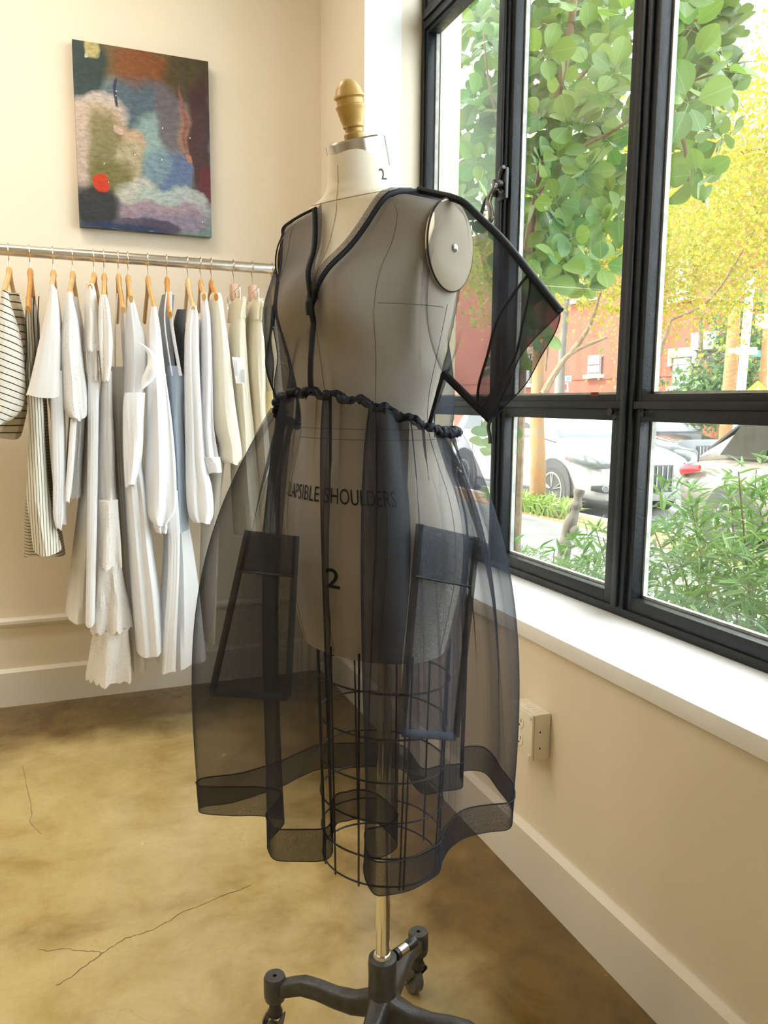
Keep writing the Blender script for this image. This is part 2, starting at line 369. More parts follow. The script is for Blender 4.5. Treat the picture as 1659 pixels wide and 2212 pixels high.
# (centre x, centre y from the bottom, half width, half height, colour, edge softness)
blobs = [(.45,.97,.75,.17,(.20,.11,.012),.5),(.55,.88,.26,.12,(.30,.085,.006),.5),(.86,.90,.20,.16,(.08,.06,.012),.5),
 (.50,.66,.30,.16,(.10,.16,.22),.6),(.58,.50,.18,.16,(.40,.58,.56),.6),(.70,.62,.10,.20,(.20,.16,.19),.6),(.83,.52,.09,.22,(.42,.26,.16),.5),
 (.93,.55,.10,.34,(.07,.010,.016),.45),(.97,.28,.07,.14,(.18,.02,.03),.3),(.80,.62,.015,.22,(.40,.12,.12),.4),
 (.07,.85,.17,.17,(.006,.045,.045),.35),(.14,.97,.04,.05,(.75,.65,.25),.6),(.11,.93,.016,.014,(.9,.9,.8),.2),
 (.19,.66,.18,.08,(.85,.72,.66),.5),(.15,.60,.20,.08,(.80,.60,.44),.5),(.36,.50,.12,.08,(.80,.55,.35),.5),(.05,.42,.08,.24,(.84,.66,.55),.4),
 (.20,.44,.13,.20,(.34,.30,.13),.55),(.36,.36,.09,.14,(.66,.56,.36),.55),(.24,.29,.14,.10,(.26,.24,.07),.5),
 (.72,.33,.13,.11,(.16,.24,.47),.3),(.58,.36,.10,.08,(.27,.42,.52),.55),(.44,.22,.17,.07,(.78,.78,.70),.45),(.70,.20,.28,.06,(.62,.74,.70),.45),
 (.88,.14,.14,.10,(.66,.70,.74),.5),(.60,.12,.36,.06,(.52,.38,.46),.5),(.70,.065,.30,.05,(.40,.33,.46),.5),(.13,.11,.17,.13,(.03,.03,.042),.45),
 (.46,.035,.20,.04,(.13,.10,.18),.4),(.35,.008,.36,.02,(.03,.06,.16),.4),(.62,.035,.12,.03,(.10,.08,.15),.4),(.32,.74,.014,.07,(.03,.03,.10),.3),
 (.17,.255,.050,.045,(.95,.06,.01),.18),(.82,.42,.03,.025,(.75,.30,.18),.4),(.30,.55,.03,.02,(.85,.60,.50),.4),(.93,.095,.008,.006,(.85,.1,.2),.2)]
for (bxx, bz_, rx, rz, cc, soft) in blobs:
    dx = n.math('DIVIDE', n.math('SUBTRACT', ux, bxx), rx); dz = n.math('DIVIDE', n.math('SUBTRACT', uz, bz_), rz)
    d2 = n.math('ADD', n.math('POWER', n.math('ABSOLUTE', dx), 2.6), n.math('POWER', n.math('ABSOLUTE', dz), 2.6))
    k = n.math('DIVIDE', n.math('SUBTRACT', 1+soft, d2), 2*soft, True)
    colr = n.mix(n.math('MULTIPLY', k, .94), colr, cc)
strk = n.ramp(n.noise(n.mapping(uv, (1.2,1,3.2), (0,.5,0)), 14, 6, .7), [(.35, (.36,)*3), (.7, (.80,)*3)])
colr = n.mix(.92, colr, strk, 'MULTIPLY')
spk = n.new('ShaderNodeTexVoronoi'); spk.inputs['Scale'].default_value = 11; n.link(uv, spk.inputs['Vector'])
colr = n.mix(n.ramp(spk.outputs['Distance'], [(.035, (1,1,1)), (.06, (0,0,0))]), colr, (.85,.82,.74))
n.link(colr, n.b.inputs['Base Color']); n.bump(n.noise(uv, 70, 4), .15, .004)
pz0, pz1, px0, px1 = 1.853, 2.510, .0805, .5735
pic = thing('painting', 'unframed abstract canvas with teal, orange, blue and a red spot above the rail', 'painting', ((px0+px1)/2, YB, pz0))
obj('canvas', G().box(px0, px1, YB-.042, YB-.004, pz0, pz1), m_art, pic, bevel=.003)
obj('stretcher_back', G().box(px0+.02, px1-.02, YB-.006, YB, pz0+.02, pz1-.02), mat('raw_pine', (.6,.45,.28), .7), pic, smooth=False)
# ================================================================== DRESS FORM
HUB = np.array([.476, 1.178, 0.]); FF = nd(np.array([-.885, -.465, 0])); SS = np.array([-FF[1], FF[0], 0])
def L(s, t, z): return HUB + s*SS + t*FF + np.array([0, 0, z])
def to_l(p): q = np.asarray(p) - HUB; return q.dot(SS), q.dot(FF), q[2]
FT = np.array([(.815,.125,.088,.092,.032),(.86,.137,.096,.100,.034),(.93,.152,.104,.112,.036),(1.00,.156,.104,.115,.040),(1.06,.147,.100,.104,.043),
 (1.12,.125,.092,.088,.046),(1.163,.112,.086,.080,.048),(1.21,.113,.090,.082,.050),(1.27,.126,.100,.090,.050),(1.33,.140,.108,.098,.050),(1.38,.150,.106,.102,.050),
 (1.415,.158,.086,.102,.050),(1.442,.162,.073,.095,.052),(1.462,.160,.064,.085,.055),(1.476,.140,.058,.076,.058),(1.487,.105,.054,.066,.062),
 (1.497,.074,.052,.058,.062),(1.508,.056,.051,.050,.063),(1.527,.0465,.0455,.0455,.067),(1.566,.0415,.0415,.0415,.074)])
def fpar(z):
    z = min(max(z, FT[0,0]), FT[-1,0]); k = min(max(np.searchsorted(FT[:,0], z)-1, 0), len(FT)-2)
    p0, p1, p2, p3 = FT[max(k-1,0)], FT[k], FT[k+1], FT[min(k+2,len(FT)-1)]; t = (z-p1[0])/(p2[0]-p1[0])
    h = p2[0]-p1[0]
    m1 = (p2-p0)/(p2[0]-p0[0]+1e-9)*h; m2 = (p3-p1)/(p3[0]-p1[0]+1e-9)*h
    return (2*t**3-3*t*t+1)*p1 + (t**3-2*t*t+t)*m1 + (-2*t**3+3*t*t)*p2 + (t**3-t*t)*m2
def bust(s, z):
    return .024*(math.exp(-(((abs(s)-.058)/.042)**2 + ((z-1.335)/.048)**2)))
def tilt(z): return .33*min(max((z-1.497)/.04, 0), 1)
def form_pt(phi, z, off=0):
    _, a, bf, bb, tc = fpar(z); sp, cp = math.sin(phi), math.cos(phi); e = .92
    s = (a+off)*math.copysign(abs(sp)**e, sp); t = tc + ((bf if cp > 0 else bb)+off)*math.copysign(abs(cp)**e, cp)
    if cp > 0: t += bust(s, z)*cp**.5
    lim = .148+off
    if 1.30 < z < 1.49: s = max(-lim, min(lim, s))
    return s, t, z - tilt(z)*(t-tc)
def front_t(s, z, off=0):
    _, a, bf, bb, tc = fpar(z); q = abs(s)/(a+off)
    if q >= 1 or z > 1.53: return -9
    return tc + (bf+off)*math.sqrt(1-q*q) + bust(s, z)*(1-q*q)**.25
def back_t(s, z, off=0):
    _, a, bf, bb, tc = fpar(z); q = abs(s)/(a+off)
    if q >= 1 or z > 1.53: return 9
    return tc - (bb+off)*math.sqrt(1-q*q)
def pushout(s, t, z, m):
    if z > .80: _, a, bf, bb, tc = fpar(z)
    else: a, bf, bb, tc = .118, .092, .092, .03
    b = bf + (.02 if 1.27 < z < 1.40 else 0) if t > tc else bb
    q = math.hypot(s/(a+m), (t-tc)/(b+m))
    if 0 < q < 1: s, t = s/q, tc+(t-tc)/q
    return s, t

m_linen = mat('ecru_linen', (.80,.735,.62), .85, 0, .2); n = N(m_linen); v = n.coord('Object')
f = n.math('ADD', n.math('MULTIPLY', n.noise(n.mapping(v, (900,900,90)), 1, 2), .5), n.math('MULTIPLY', n.noise(n.mapping(v, (90,90,900)), 1, 2), .5))
n.link(n.mix(n.ramp(n.noise(v, 9, 4), [(.4, (0,0,0)), (.7, (1,1,1))]), (.82,.76,.655), (.76,.695,.575)), n.b.inputs['Base Color']); n.bump(f, .25, .0008)
m_seam = mat('seam_shadow', (.36,.29,.20), .9); m_ink = mat('black_ink', (.012,.012,.014), .7)
m_alu = mat('brushed_aluminium', (.52,.50,.48), .20, 1)
m_gold = mottled('gold_paint', (.50,.32,.09), (.42,.26,.06), 20, .42, .1, metal=.15)
m_wire = mat('black_wire', (.015,.013,.012), .4); m_cast = mottled('black_cast_iron', (.028,.026,.025), (.05,.046,.042), 40, .38, .25, bscale=220)
m_pole = mat('polished_pole', (.80,.77,.70), .14, 1)

form = thing('dress_form', 'ecru linen dress form with wire cage skirt on black iron casters', 'dress form', HUB)
zs = np.concatenate([np.linspace(.815, 1.46, 60), np.linspace(1.463, 1.566, 44)])
g = G(); g.loft([[L(*form_pt(k*2*PI/72, z)) for k in range(72)] for z in zs], True, True, True)
torso = obj('torso', g, m_linen, form)
# seams of the torso
def seam(pts, r=.00045): obj('seam', G().tube(pts, r, 5), m_seam, torso)
def seam_phi(fphi, z0, z1, nn=50): seam([L(*form_pt(fphi(z), z, .0002)) for z in np.linspace(z0, z1, nn)])
seam_phi(lambda z: 0, .82, 1.55)
for sg in (-1, 1):
    seam_phi(lambda z: sg*(.62+.12*math.sin((z-.8)*4)), .82, 1.47)
    seam_phi(lambda z: sg*1.68, .82, 1.34)
seam([L(*form_pt(p, 1.163, .0002)) for p in np.linspace(-PI, PI, 80)], .0005)
seam([L(*form_pt(p, 1.148, .0002)) for p in np.linspace(-PI, PI, 80)], .0005)
seam([L(*form_pt(p, 1.500-.012*math.cos(p), .0003)) for p in np.linspace(-PI, PI, 60)], .0006)
seam([L(*form_pt(p, 1.335, .0002)) for p in np.linspace(.75, 1.6, 30)], .0004)
# armhole plates
m_plate = mottled('tan_plate', (.78,.66,.44), (.84,.74,.55), 9, .6)
for sg in (-1, 1):
    pc = L(sg*.149, .045, 1.423)
    def ell(k, r, d): th = k*2*PI/40; return L(sg*(.149+d), .045+.053*r*math.cos(th), 1.418+.062*r*math.sin(th))
    pl = obj('armhole_plate', G().loft([[ell(k, r, d) for k in range(40)] for r, d in ((1, -.002), (1, .003), (.97, .0042), (.5, .0048), (.05, .005))], True, False, True), m_plate, form)
    obj('plate_edge', G().tube([ell(k, 1.0, .002) for k in range(40)], .0015, 6, closed=True), m_ink, pl)
    obj('plate_screw', G().lathe([(.0055, .004), (.0055, .007), (.003, .0085)], L(sg*.149, .040, 1.415), SS*sg, 14), m_alu, pl)
# collar cap and turned finial on the tilted neck axis
ax = nd(FF*math.sin(.315) + np.array([0,0,math.cos(.315)])); ctop = L(0, .074, 1.566)
obj('neck_cap', G().lathe([(.0425,-.034),(.0442,-.034),(.0442,.010),(.0420,.0125),(.012,.0125)], ctop, ax, 48), m_alu, form)
kx = nd(FF*.24 + np.array([0,0,1.]))
fin = [(.0155,.010),(.0172,.020),(.0168,.024),(.0140,.027),(.0140,.032),(.0168,.035),(.0160,.038),(.0182,.045),(.0205,.055),(.0222,.062),(.0236,.065),(.0236,.067),(.0205,.069),(.0205,.077),(.0238,.080),(.0238,.082),(.0218,.085),(.0190,.094),(.0125,.103),(.006,.107),(.001,.108)]
obj('finial', G().lathe([(r*.92, h*.86) for r, h in fin], ctop, kx, 32), m_gold, form)
# stencilled lettering wrapped on the torso
def lettering(txt, height, cond, phi0, zc, name='lettering', italic=False, bold=0, rr=.118):
    cu = bpy.data.curves.new('t', 'FONT'); cu.body = txt; cu.size = 1; cu.align_x = 'CENTER'; cu.resolution_u = 3; cu.offset = bold
    to = bpy.data.objects.new('t', cu); col.objects.link(to); dg = bpy.context.evaluated_depsgraph_get(); dg.update()
    me = bpy.data.meshes.new_from_object(to.evaluated_get(dg)); bm = bmesh.new(); bm.from_mesh(me)
    bmesh.ops.triangulate(bm, faces=bm.faces); bmesh.ops.subdivide_edges(bm, edges=[e for e in bm.edges if e.calc_length() > .25], cuts=2)
    gg = G(); sc = height/.70; idx = {}
    for i, vv in enumerate(bm.verts):
        vv.index = i; x = vv.co.x*sc*cond; z = zc + (vv.co.y-.35)*sc
        gg.v.append(tuple(L(*form_pt(phi0 + x/rr, z, .0009))))
    for ff in bm.faces: gg.f.append(tuple(q.index for q in ff.verts))
    bm.free(); bpy.data.objects.remove(to); bpy.data.curves.remove(cu)
    obj(name, gg, m_ink, torso, smooth=False)
lettering('COLLAPSIBLE SHOULDERS', .023, .56, -.06, 1.066)
lettering('2', .030, .95, .09, .942, bold=.012)
lettering('2', .016, .8, 1.50, 1.526, rr=.044)
# wire cage
def cage(phi, z):
    k = (.79-z)/(.79-.445); a = .118-.016*k; b = .094-.006*k; return L(a*math.sin(phi)+.022, .034+b*math.cos(phi), z)
for z in (.772, .700, .630, .565, .505, .458):
    obj('cage_ring', G().tube([cage(p, z) for p in np.linspace(0, 2*PI, 57)[:-1]], .0016, 6, closed=True), m_wire, form)
for p in (-.62,-.55,-.2,.28,.95,1.02,1.75,2.3,2.9,3.5,4.2,4.85):
    obj('cage_wire', G().tube([cage(p, z) for z in np.linspace(.83, .452, 14)], .0017, 6), m_wire, form)
# pole, base and casters
obj('pole', G().lathe([(.0125,.20),(.0125,.83)], HUB, (0,0,1), 24), m_pole, form)
obj('pole_sleeve', G().lathe([(.0165,.235),(.0165,.242),(.0140,.246)], HUB, (0,0,1), 24), m_alu, form)
base = obj('base_hub', G().lathe([(.018,.095),(.024,.10),(.029,.12),(.0255,.15),(.0245,.20),(.0255,.225),(.0245,.237),(.0170,.240)], HUB, (0,0,1), 32), m_cast, form)
LEGA = [math.atan2(1.337-HUB[1], .618-HUB[0]) + k*PI/2 for k in range(4)]
for k, a in enumerate(LEGA):
    d = np.array([math.cos(a), math.sin(a), 0]); u = np.array([-d[1], d[0], 0])
    prof = [(.012,.152,.026,.020),(.03,.142,.022,.017),(.055,.134,.019,.0155),(.09,.134,.017,.014),(.125,.139,.0165,.0135),(.155,.139,.0165,.0135),(.178,.130,.0165,.014),(.196,.122,.015,.0145)]
    rings = []
    for r, z, hh, hw in prof:
        c_ = HUB + d*r + np.array([0,0,z]); rings.append([c_ + u*hw*math.copysign(abs(math.cos(q))**.5, math.cos(q)) + np.array([0,0,hh*math.copysign(abs(math.sin(q))**.5, math.sin(q))]) for q in np.linspace(0, 2*PI, 17)[:-1]])
    leg = obj('base_leg', G().loft(rings, True, True, True), m_cast, form)
    bc = HUB + d*.213
    obj('leg_boss', G().lathe([(.012,.092),(.0185,.096),(.0205,.105),(.0205,.138),(.0185,.143),(.004,.143),(.004,.138)], bc, (0,0,1), 24), m_cast, leg)
    sw = [d*.6+u*.8, u, -u*.3-d, d][k]; sw = nd(sw); ww = np.array([-sw[1], sw[0], 0])
    cs = obj('caster', G().lathe([(.010,.060),(.014,.064),(.014,.072),(.011,.076),(.011,.093)], bc, (0,0,1), 18), m_blackm, form)
    wc = bc + sw*.018 + np.array([0,0,.0285])
    for sg in (-1, 1):
        P = [bc + ww*sg*.014 + np.array([0,0,.066]) + sw*q[0] + np.array([0,0,q[1]]) for q in ((-.010,0),(-.010,-.006),(.008,-.032),(.016,-.046),(.024,-.046),(.028,-.034),(.018,-.004),(.012,0))]
        Q = [p + ww*sg*.0025 for p in P]; gg = G(); nn = len(P); gg.add(P+Q, [tuple(range(nn)), tuple(range(2*nn-1,nn-1,-1))]+[(i,(i+1)%nn,nn+(i+1)%nn,nn+i) for i in range(nn)])
        obj('caster_fork', gg, m_cast, cs)
    obj('wheel', G().lathe([(.012,-.0105),(.025,-.0105),(.0285,-.007),(.0285,.007),(.025,.0105),(.012,.0105)], wc, ww, 28), mat('worn_wheel', (.09,.085,.08), .5), cs)
    obj('axle', G().lathe([(.004,-.018),(.004,.018)], wc, ww, 10), m_alu, cs)
# clamp bolt and foot-release on the hub
bd = nd(np.array([.88, .42, 0])); bo = HUB + np.array([0,0,.222])
obj('clamp_bolt', G().lathe([(.0065,.022),(.0065,.032),(.0105,.034),(.0105,.040),(.0095,.041),(.0095,.068),(.0105,.070),(.0105,.086),(.005,.090)], bo, bd, 16), m_blackm, base)
obj('bolt_sleeve', G().lathe([(.0101,.042),(.0101,.062)], bo, bd, 16), m_alu, base)
pd = nd(np.array([.35, -.94, 0])); po = HUB + pd*.055 + np.array([0,0,.088])
obj('pedal_rod', G().tube([HUB+np.array([0,0,.105]), po+np.array([.0,-.004,.012])], .008, 10), m_blackm, base)
obj('foot_pedal', G().tube(smooth_path([po+np.array([-.012,.012,.028]), po+np.array([0,-.004,.012]), po+np.array([.026,-.012,.010]), po+np.array([.05,-.014,.004])]), [.005,.006,.009,.013,.015,.015,.013,.011,.013,.014,.015,.016,.016,.015,.015,.014,.013,.012,.010], 10), mat('worn_pedal', (.16,.155,.15), .4, .5), base)

# ================================================================== ORGANZA DRESS
def organza(name, op0, op1, colr=(.020,.022,.030), moire=.0, tint=(.93,.92,.93), weave=True):
    m = bpy.data.materials.new(name); m.use_nodes = True; n = N(m); n.n.remove(n.b)
    t = n.new('ShaderNodeBsdfTransparent'); t.inputs[0].default_value = (*tint, 1)
    d = n.new('ShaderNodeBsdfDiffuse'); d.inputs[0].default_value = (*colr, 1)
    s = n.new('ShaderNodeBsdfTranslucent'); s.inputs[0].default_value = (*colr, 1)
    g_ = n.new('ShaderNodeBsdfGlossy'); g_.inputs['Roughness'].default_value = .45; g_.inputs[0].default_value = (.25,.28,.34,1)
    m1 = n.new('ShaderNodeMixShader'); m1.inputs[0].default_value = .35; n.link(d.outputs[0], m1.inputs[1]); n.link(s.outputs[0], m1.inputs[2])
    m2 = n.new('ShaderNodeMixShader'); m2.inputs[0].default_value = .10; n.link(m1.outputs[0], m2.inputs[1]); n.link(g_.outputs[0], m2.inputs[2])
    lw = n.new('ShaderNodeLayerWeight'); lw.inputs[0].default_value = .5
    # threads hide more of what is behind them when the cloth is seen edge-on
    k = n.math('ADD', op0, n.math('MULTIPLY', n.math('POWER', lw.outputs['Facing'], 2.2), op1-op0))
    if moire:
        v = n.coord('Object'); w = n.new('ShaderNodeTexWave', wave_type='BANDS', bands_direction='Z'); w.inputs['Scale'].default_value = 62; w.inputs['Distortion'].default_value = 60
        w.inputs['Detail'].default_value = 2; w.inputs['Detail Scale'].default_value = .6; n.link(v, w.inputs['Vector'])
        k = n.math('ADD', k, n.math('MULTIPLY', n.math('SUBTRACT', w.outputs['Fac'], .5), moire), True)
    mx = n.new('ShaderNodeMixShader'); n.link(k, mx.inputs[0]); n.link(t.outputs[0], mx.inputs[1]); n.link(m2.outputs[0], mx.inputs[2]); n.link(mx.outputs[0], n.out.inputs[0])
    return m
m_org = organza('black_organza', .42, .95)
m_orgb = organza('black_organza_bodice', .37, .92)
m_band = organza('black_organza_double', .56, .95, moire=.18)
m_pocket = organza('black_organza_pocket', .42, .93, moire=.20)
m_bind = mat('black_binding', (.006,.007,.010), .6, 0, .25)
m_bandd = organza('black_organza_folded', .55, .95)
dress = thing('organza_dress', 'sheer black organza dress with V neck, gathered skirt and patch pockets on the dress form', 'dress', L(0, .04, .5))

def wring(phi):
    a = .140; b = .118 if math.cos(phi) > 0 else .125
    z = 1.160 + .054*max(math.cos(phi), 0)**1.2 - .004*max(-math.cos(phi), 0)
    return a*math.sin(phi) - .004, .050 + b*math.cos(phi), z

# ---- skirt: the hem runs through deep S folds; plan taken where the hem hangs at about 0.5 m
def hz(a, b, z=.5): p = on_z(420+a*.428, 1500+b*.428, z); s, t, _ = to_l(p); return (s, t, z)
hemc = [hz(40,600),hz(200,612),hz(320,612),hz(430,628),hz(455,650),hz(415,700),hz(372,750),hz(380,800),hz(415,836),hz(530,842),hz(640,840),hz(690,815),hz(704,760,.51),
        hz(700,700,.535),hz(722,650,.56),hz(770,638,.572),hz(815,628,.575),hz(900,640,.57),hz(980,690,.55),hz(1015,745,.53),hz(975,785,.515),hz(900,810,.507),hz(855,850),
        hz(862,930),hz(900,1000),hz(945,1015),hz(1080,990),hz(1170,945),hz(1232,900),hz(1250,840),hz(1290,775),hz(1370,722),hz(1480,695),hz(1585,680),
        hz(1603,620),hz(1590,560),hz(1530,480),hz(1470,402),hz(1400,384),hz(1338,400),hz(1350,470),hz(1250,490),hz(1160,505),hz(1105,460),hz(1060,390),hz(960,366),hz(800,370),hz(640,378),hz(530,420),hz(430,470),hz(200,545),hz(45,568)]
HC = np.array(hemc); NU = 560
def catmull_closed(P, nper=14):
    out = []; n_ = len(P)
    for i in range(n_):
        p0, p1, p2, p3 = P[i-1], P[i], P[(i+1) % n_], P[(i+2) % n_]
        for j in range(nper):
            t = j/nper; out.append(.5*((2*p1)+(-p0+p2)*t+(2*p0-5*p1+4*p2-p3)*t*t+(-p0+3*p1-3*p2+p3)*t**3))
    return np.array(out)
HH = catmull_closed(HC)
dl = np.linalg.norm(np.diff(np.vstack([HH, HH[:1]]), axis=0), axis=1); al = np.concatenate([[0], np.cumsum(dl)]); tot = al[-1]
uu = np.linspace(0, tot, NU, endpoint=False)
HHc = np.vstack([HH, HH[:1]]); HEM = np.stack([np.interp(uu, al, HHc[:, k]) for k in range(3)], 1)
cs_, ct_ = -.015, .03
PHI = np.unwrap(np.arctan2(HEM[:,0]-cs_, HEM[:,1]-ct_)); RAD = np.hypot(HEM[:,0]-cs_, HEM[:,1]-ct_)
if PHI[-1] < PHI[0]: flip = -1
else: flip = 1
def smooth_per(a, k):
    ker = np.ones(k)/k; return np.convolve(np.concatenate([a[-k:], a, a[:k]]), ker, 'same')[k:-k]
RS = smooth_per(RAD, 61)
gph = np.cumsum(rng.normal(0, .25, NU)); gph -= np.linspace(0, gph[-1], NU); gph = smooth_per(gph, 9)
g2 = smooth_per(rng.normal(0, 1, NU), 15)*2.2; g3 = smooth_per(rng.normal(0, 1, NU), 27)*3
def skirt_pt(i, v, off=0):
    ph = PHI[i]; u0 = i/NU*2*PI; pa = (1-v)**.9*(1-.55*math.exp(-v*9))
    ph = ph + flip*(.105*math.sin(13*u0+.8+g3[i]*.5)+.05*math.sin(21*u0+2))*pa; prad = .012*math.cos(13*u0+.8+g3[i]*.5)*pa
    ws, wt, wz = wring(ph)
    dr = (RAD[i]-RS[i])*.22
    ws += dr*math.sin(ph); wt += dr*math.cos(ph)
    g_ = 1-(1-v)**3.1; sag = v*v*(3-2*v)
    dph = ph-PHI[i]; hs, ht = HEM[i,0]-cs_, HEM[i,1]-ct_; c9, s9 = math.cos(dph), math.sin(dph)
    hs, ht = hs*c9+ht*s9, ht*c9-hs*s9
    s = ws*(1-g_) + (hs+cs_)*g_; t = wt*(1-g_) + (ht+ct_)*g_
    s += prad*math.sin(ph); t += prad*math.cos(ph)
    z = wz*(1-v) + HEM[i,2]*v
    u = i/NU*2*PI
    gat = math.sin(38*u + gph[i]*3)*.0075*(1-v)**2.2 + g2[i]*.006*(1-v)*(.35+v) + g3[i]*.010*v*(1-v)*2
    gat += .006*math.sin(9*u+1.7+v*1.5)*math.sin(PI*v)
    s += (gat+off)*math.sin(ph); t += (gat+off)*math.cos(ph)
    s, t = pushout(s, t, z, .009 + .004*abs(math.sin(17*u)) + off)
    return L(s, t, z)
VV = [k/60 for k in range(61)]
def skirt_mesh(v0, v1, nv, off):
    vv = np.linspace(v0, v1, nv); g = G(); g.loft([[skirt_pt(i, v, off) for i in range(NU)] for v in vv], True); return g
sk_g = skirt_mesh(0, 1, 62, 0); skirt = obj('skirt', sk_g, m_org, dress)
band = obj('hem_band', skirt_mesh(.925, 1, 7, .0012), m_band, dress)
obj('hem_seam', G().tube([skirt_pt(i, .925, .0016) for i in range(0, NU, 2)], .0012, 5, closed=True), m_bind, band)
obj('hem_edge', G().tube([skirt_pt(i, 1, .0008) for i in range(0, NU, 2)], .0007, 5, closed=True), m_bind, band)
bvh = BVHTree.FromPolygons([Vector(p) for p in sk_g.v], sk_g.f)
def first_hit(px, py):
    r = ray(px, py); h = bvh.ray_cast(Vector(CAM), Vector(nd(r)))
    return None if h[0] is None else np.array(h[0])
# ---- gathered waist seam
wp_ = []
for k in range(560):
    ph = k/560*2*PI; s, t, z = wring(ph); j = .0035*math.sin(ph*47)+.003*math.sin(ph*29+1); wp_.append(L(s+(j+.006)*math.sin(ph), t+(j+.006)*math.cos(ph), z+.003*math.sin(ph*23)))
ws_ = obj('waist_seam', G().tube(wp_, [.0056+.0014*math.sin(k*.36)+.0010*math.sin(k*.83+1) for k in range(560)], 12, closed=True), m_band, dress, sharp=180)
obj('waist_binding', G().tube([p+np.array([0,0,.002]) for p in wp_], [.0034+.0009*math.sin(k*.6)+.0006*math.sin(k*1.1) for k in range(560)], 10, closed=True), m_bind, ws_, sharp=180)
for k in range(60):     # little ruffled tucks standing off the seam
    ph = rng.uniform(0, 2*PI); s, t, z = wring(ph); o_ = .010; l_ = rng.uniform(.006, .016)
    b0 = L(s+o_*math.sin(ph), t+o_*math.cos(ph), z+.004); d_ = np.array([rng.normal(0,.3), rng.normal(0,.3), -1])*l_
    obj('gather', G().tube([b0, b0+d_*.5+SS*.002*rng.normal(), b0+d_], [.0032, .0028, .0006], 8, flat=(1,.4)), m_bandd, ws_, sharp=180)

# ---- bodice with cut-on sleeves: front and back panels, mirrored
def lerp(a, b, t): return a + (b-a)*t
def seg(pts, t):
    """piecewise-linear curve through (param, point)"""
    for (t0, p0), (t1, p1) in zip(pts, pts[1:]):
        if t <= t1 or (t1, p1) == pts[-1]:
            k = (t-t0)/(t1-t0); return [lerp(x, y, k) for x, y in zip(p0, p1)]
NA, NB = 60, 34
def panel(side, face):
    tipx = (.326, .050, 1.314) if side > 0 else (.236, .030, 1.328)
    Vp = (.228, .050, 1.178) if side > 0 else (.206, .052, 1.176)
    Up = (.146, .050, 1.243) if side > 0 else (.150, .050, 1.240)
    NKP = (.098, .050, 1.496) if side > 0 else (.036, .085, 1.478)
    def wb(ph): s, t, z = wring(ph); return (abs(s), t, z)
    if face > 0:
        bot = [(0, wb(0.0)), (.09, wb(.35)), (.18, wb(.7)), (.27, wb(1.05)), (.36, wb(1.42)), (.60, Up), (1, Vp)]
        top = [(0, (.010*side, .160, 1.335)), (.40, NKP), (.65, (.170, .050, 1.472) if side > 0 else (.162, .050, 1.464)), (.82, (.242, .05, 1.408) if side > 0 else (.205, .045, 1.405)), (1, tipx)]
    else:
        bot = [(0, wb(PI)), (.09, wb(PI-.35)), (.18, wb(PI-.75)), (.27, wb(PI-1.1)), (.36, wb(1.42)), (.60, Up), (1, Vp)]
        top = [(0, (.010*side, .000, 1.490)), (.40, NKP), (.65, (.170, .050, 1.472) if side > 0 else (.162, .050, 1.464)), (.82, (.242, .05, 1.408) if side > 0 else (.205, .045, 1.405)), (1, tipx)]
    R_ = []
    for j in range(NB+1):
        b = j/NB; row = []
        for i in range(NA+1):
            a = i/NA; p, q = seg(bot, a), seg(top, a); bb = b
            s = lerp(p[0], q[0], bb); t = lerp(p[1], q[1], bb); z = lerp(p[2], q[2], bb)
            am = .012 + .050*min(max((a-.30)/.35, 0), 1) - (.040 if side > 0 else .054)*min(max((a-.65)/.35, 0), 1)
            if face < 0: am *= 1.15
            if face < 0 and a < .6: am += .035*math.sin(PI*min(a/.6,1))*(1-b)
            t += face*am*math.sin(PI*b)**.75
            # soft folds falling from the shoulder
            fold = .004*math.sin(a*17+b*3.1+side)+.003*math.sin(a*31-b*4)
            t += face*fold*math.sin(PI*b)
            s += .004*math.sin(b*9+a*5)*math.sin(PI*b)*a
            if face > 0: t = max(t, front_t(s, z, .006)+.002)
            else: t = min(t, back_t(s, z, .006)-.002)
            if z > 1.44 and face > 0 and s < .165:
                pass
            row.append(L(side*s, t, z))
        R_.append(row)
    return R_, bot, top
bod = {}
for face, nm in ((1, 'bodice_front'), (-1, 'bodice_back')):
    for side in (1, -1):
        P_, bot, top = panel(side, face); bod[(side, face)] = P_
        obj(nm, G().grid(P_), m_orgb, dress)
def rib(pts, w, th, up, name, par=dress, m=None, seg_=8): return obj(name, G().tube(pts, w, seg_, flat=(1, th/w), up=up), m or m_bind, par)
toward = nd(CAM - L(0,.05,1.3))
k40 = int(.40*NA)
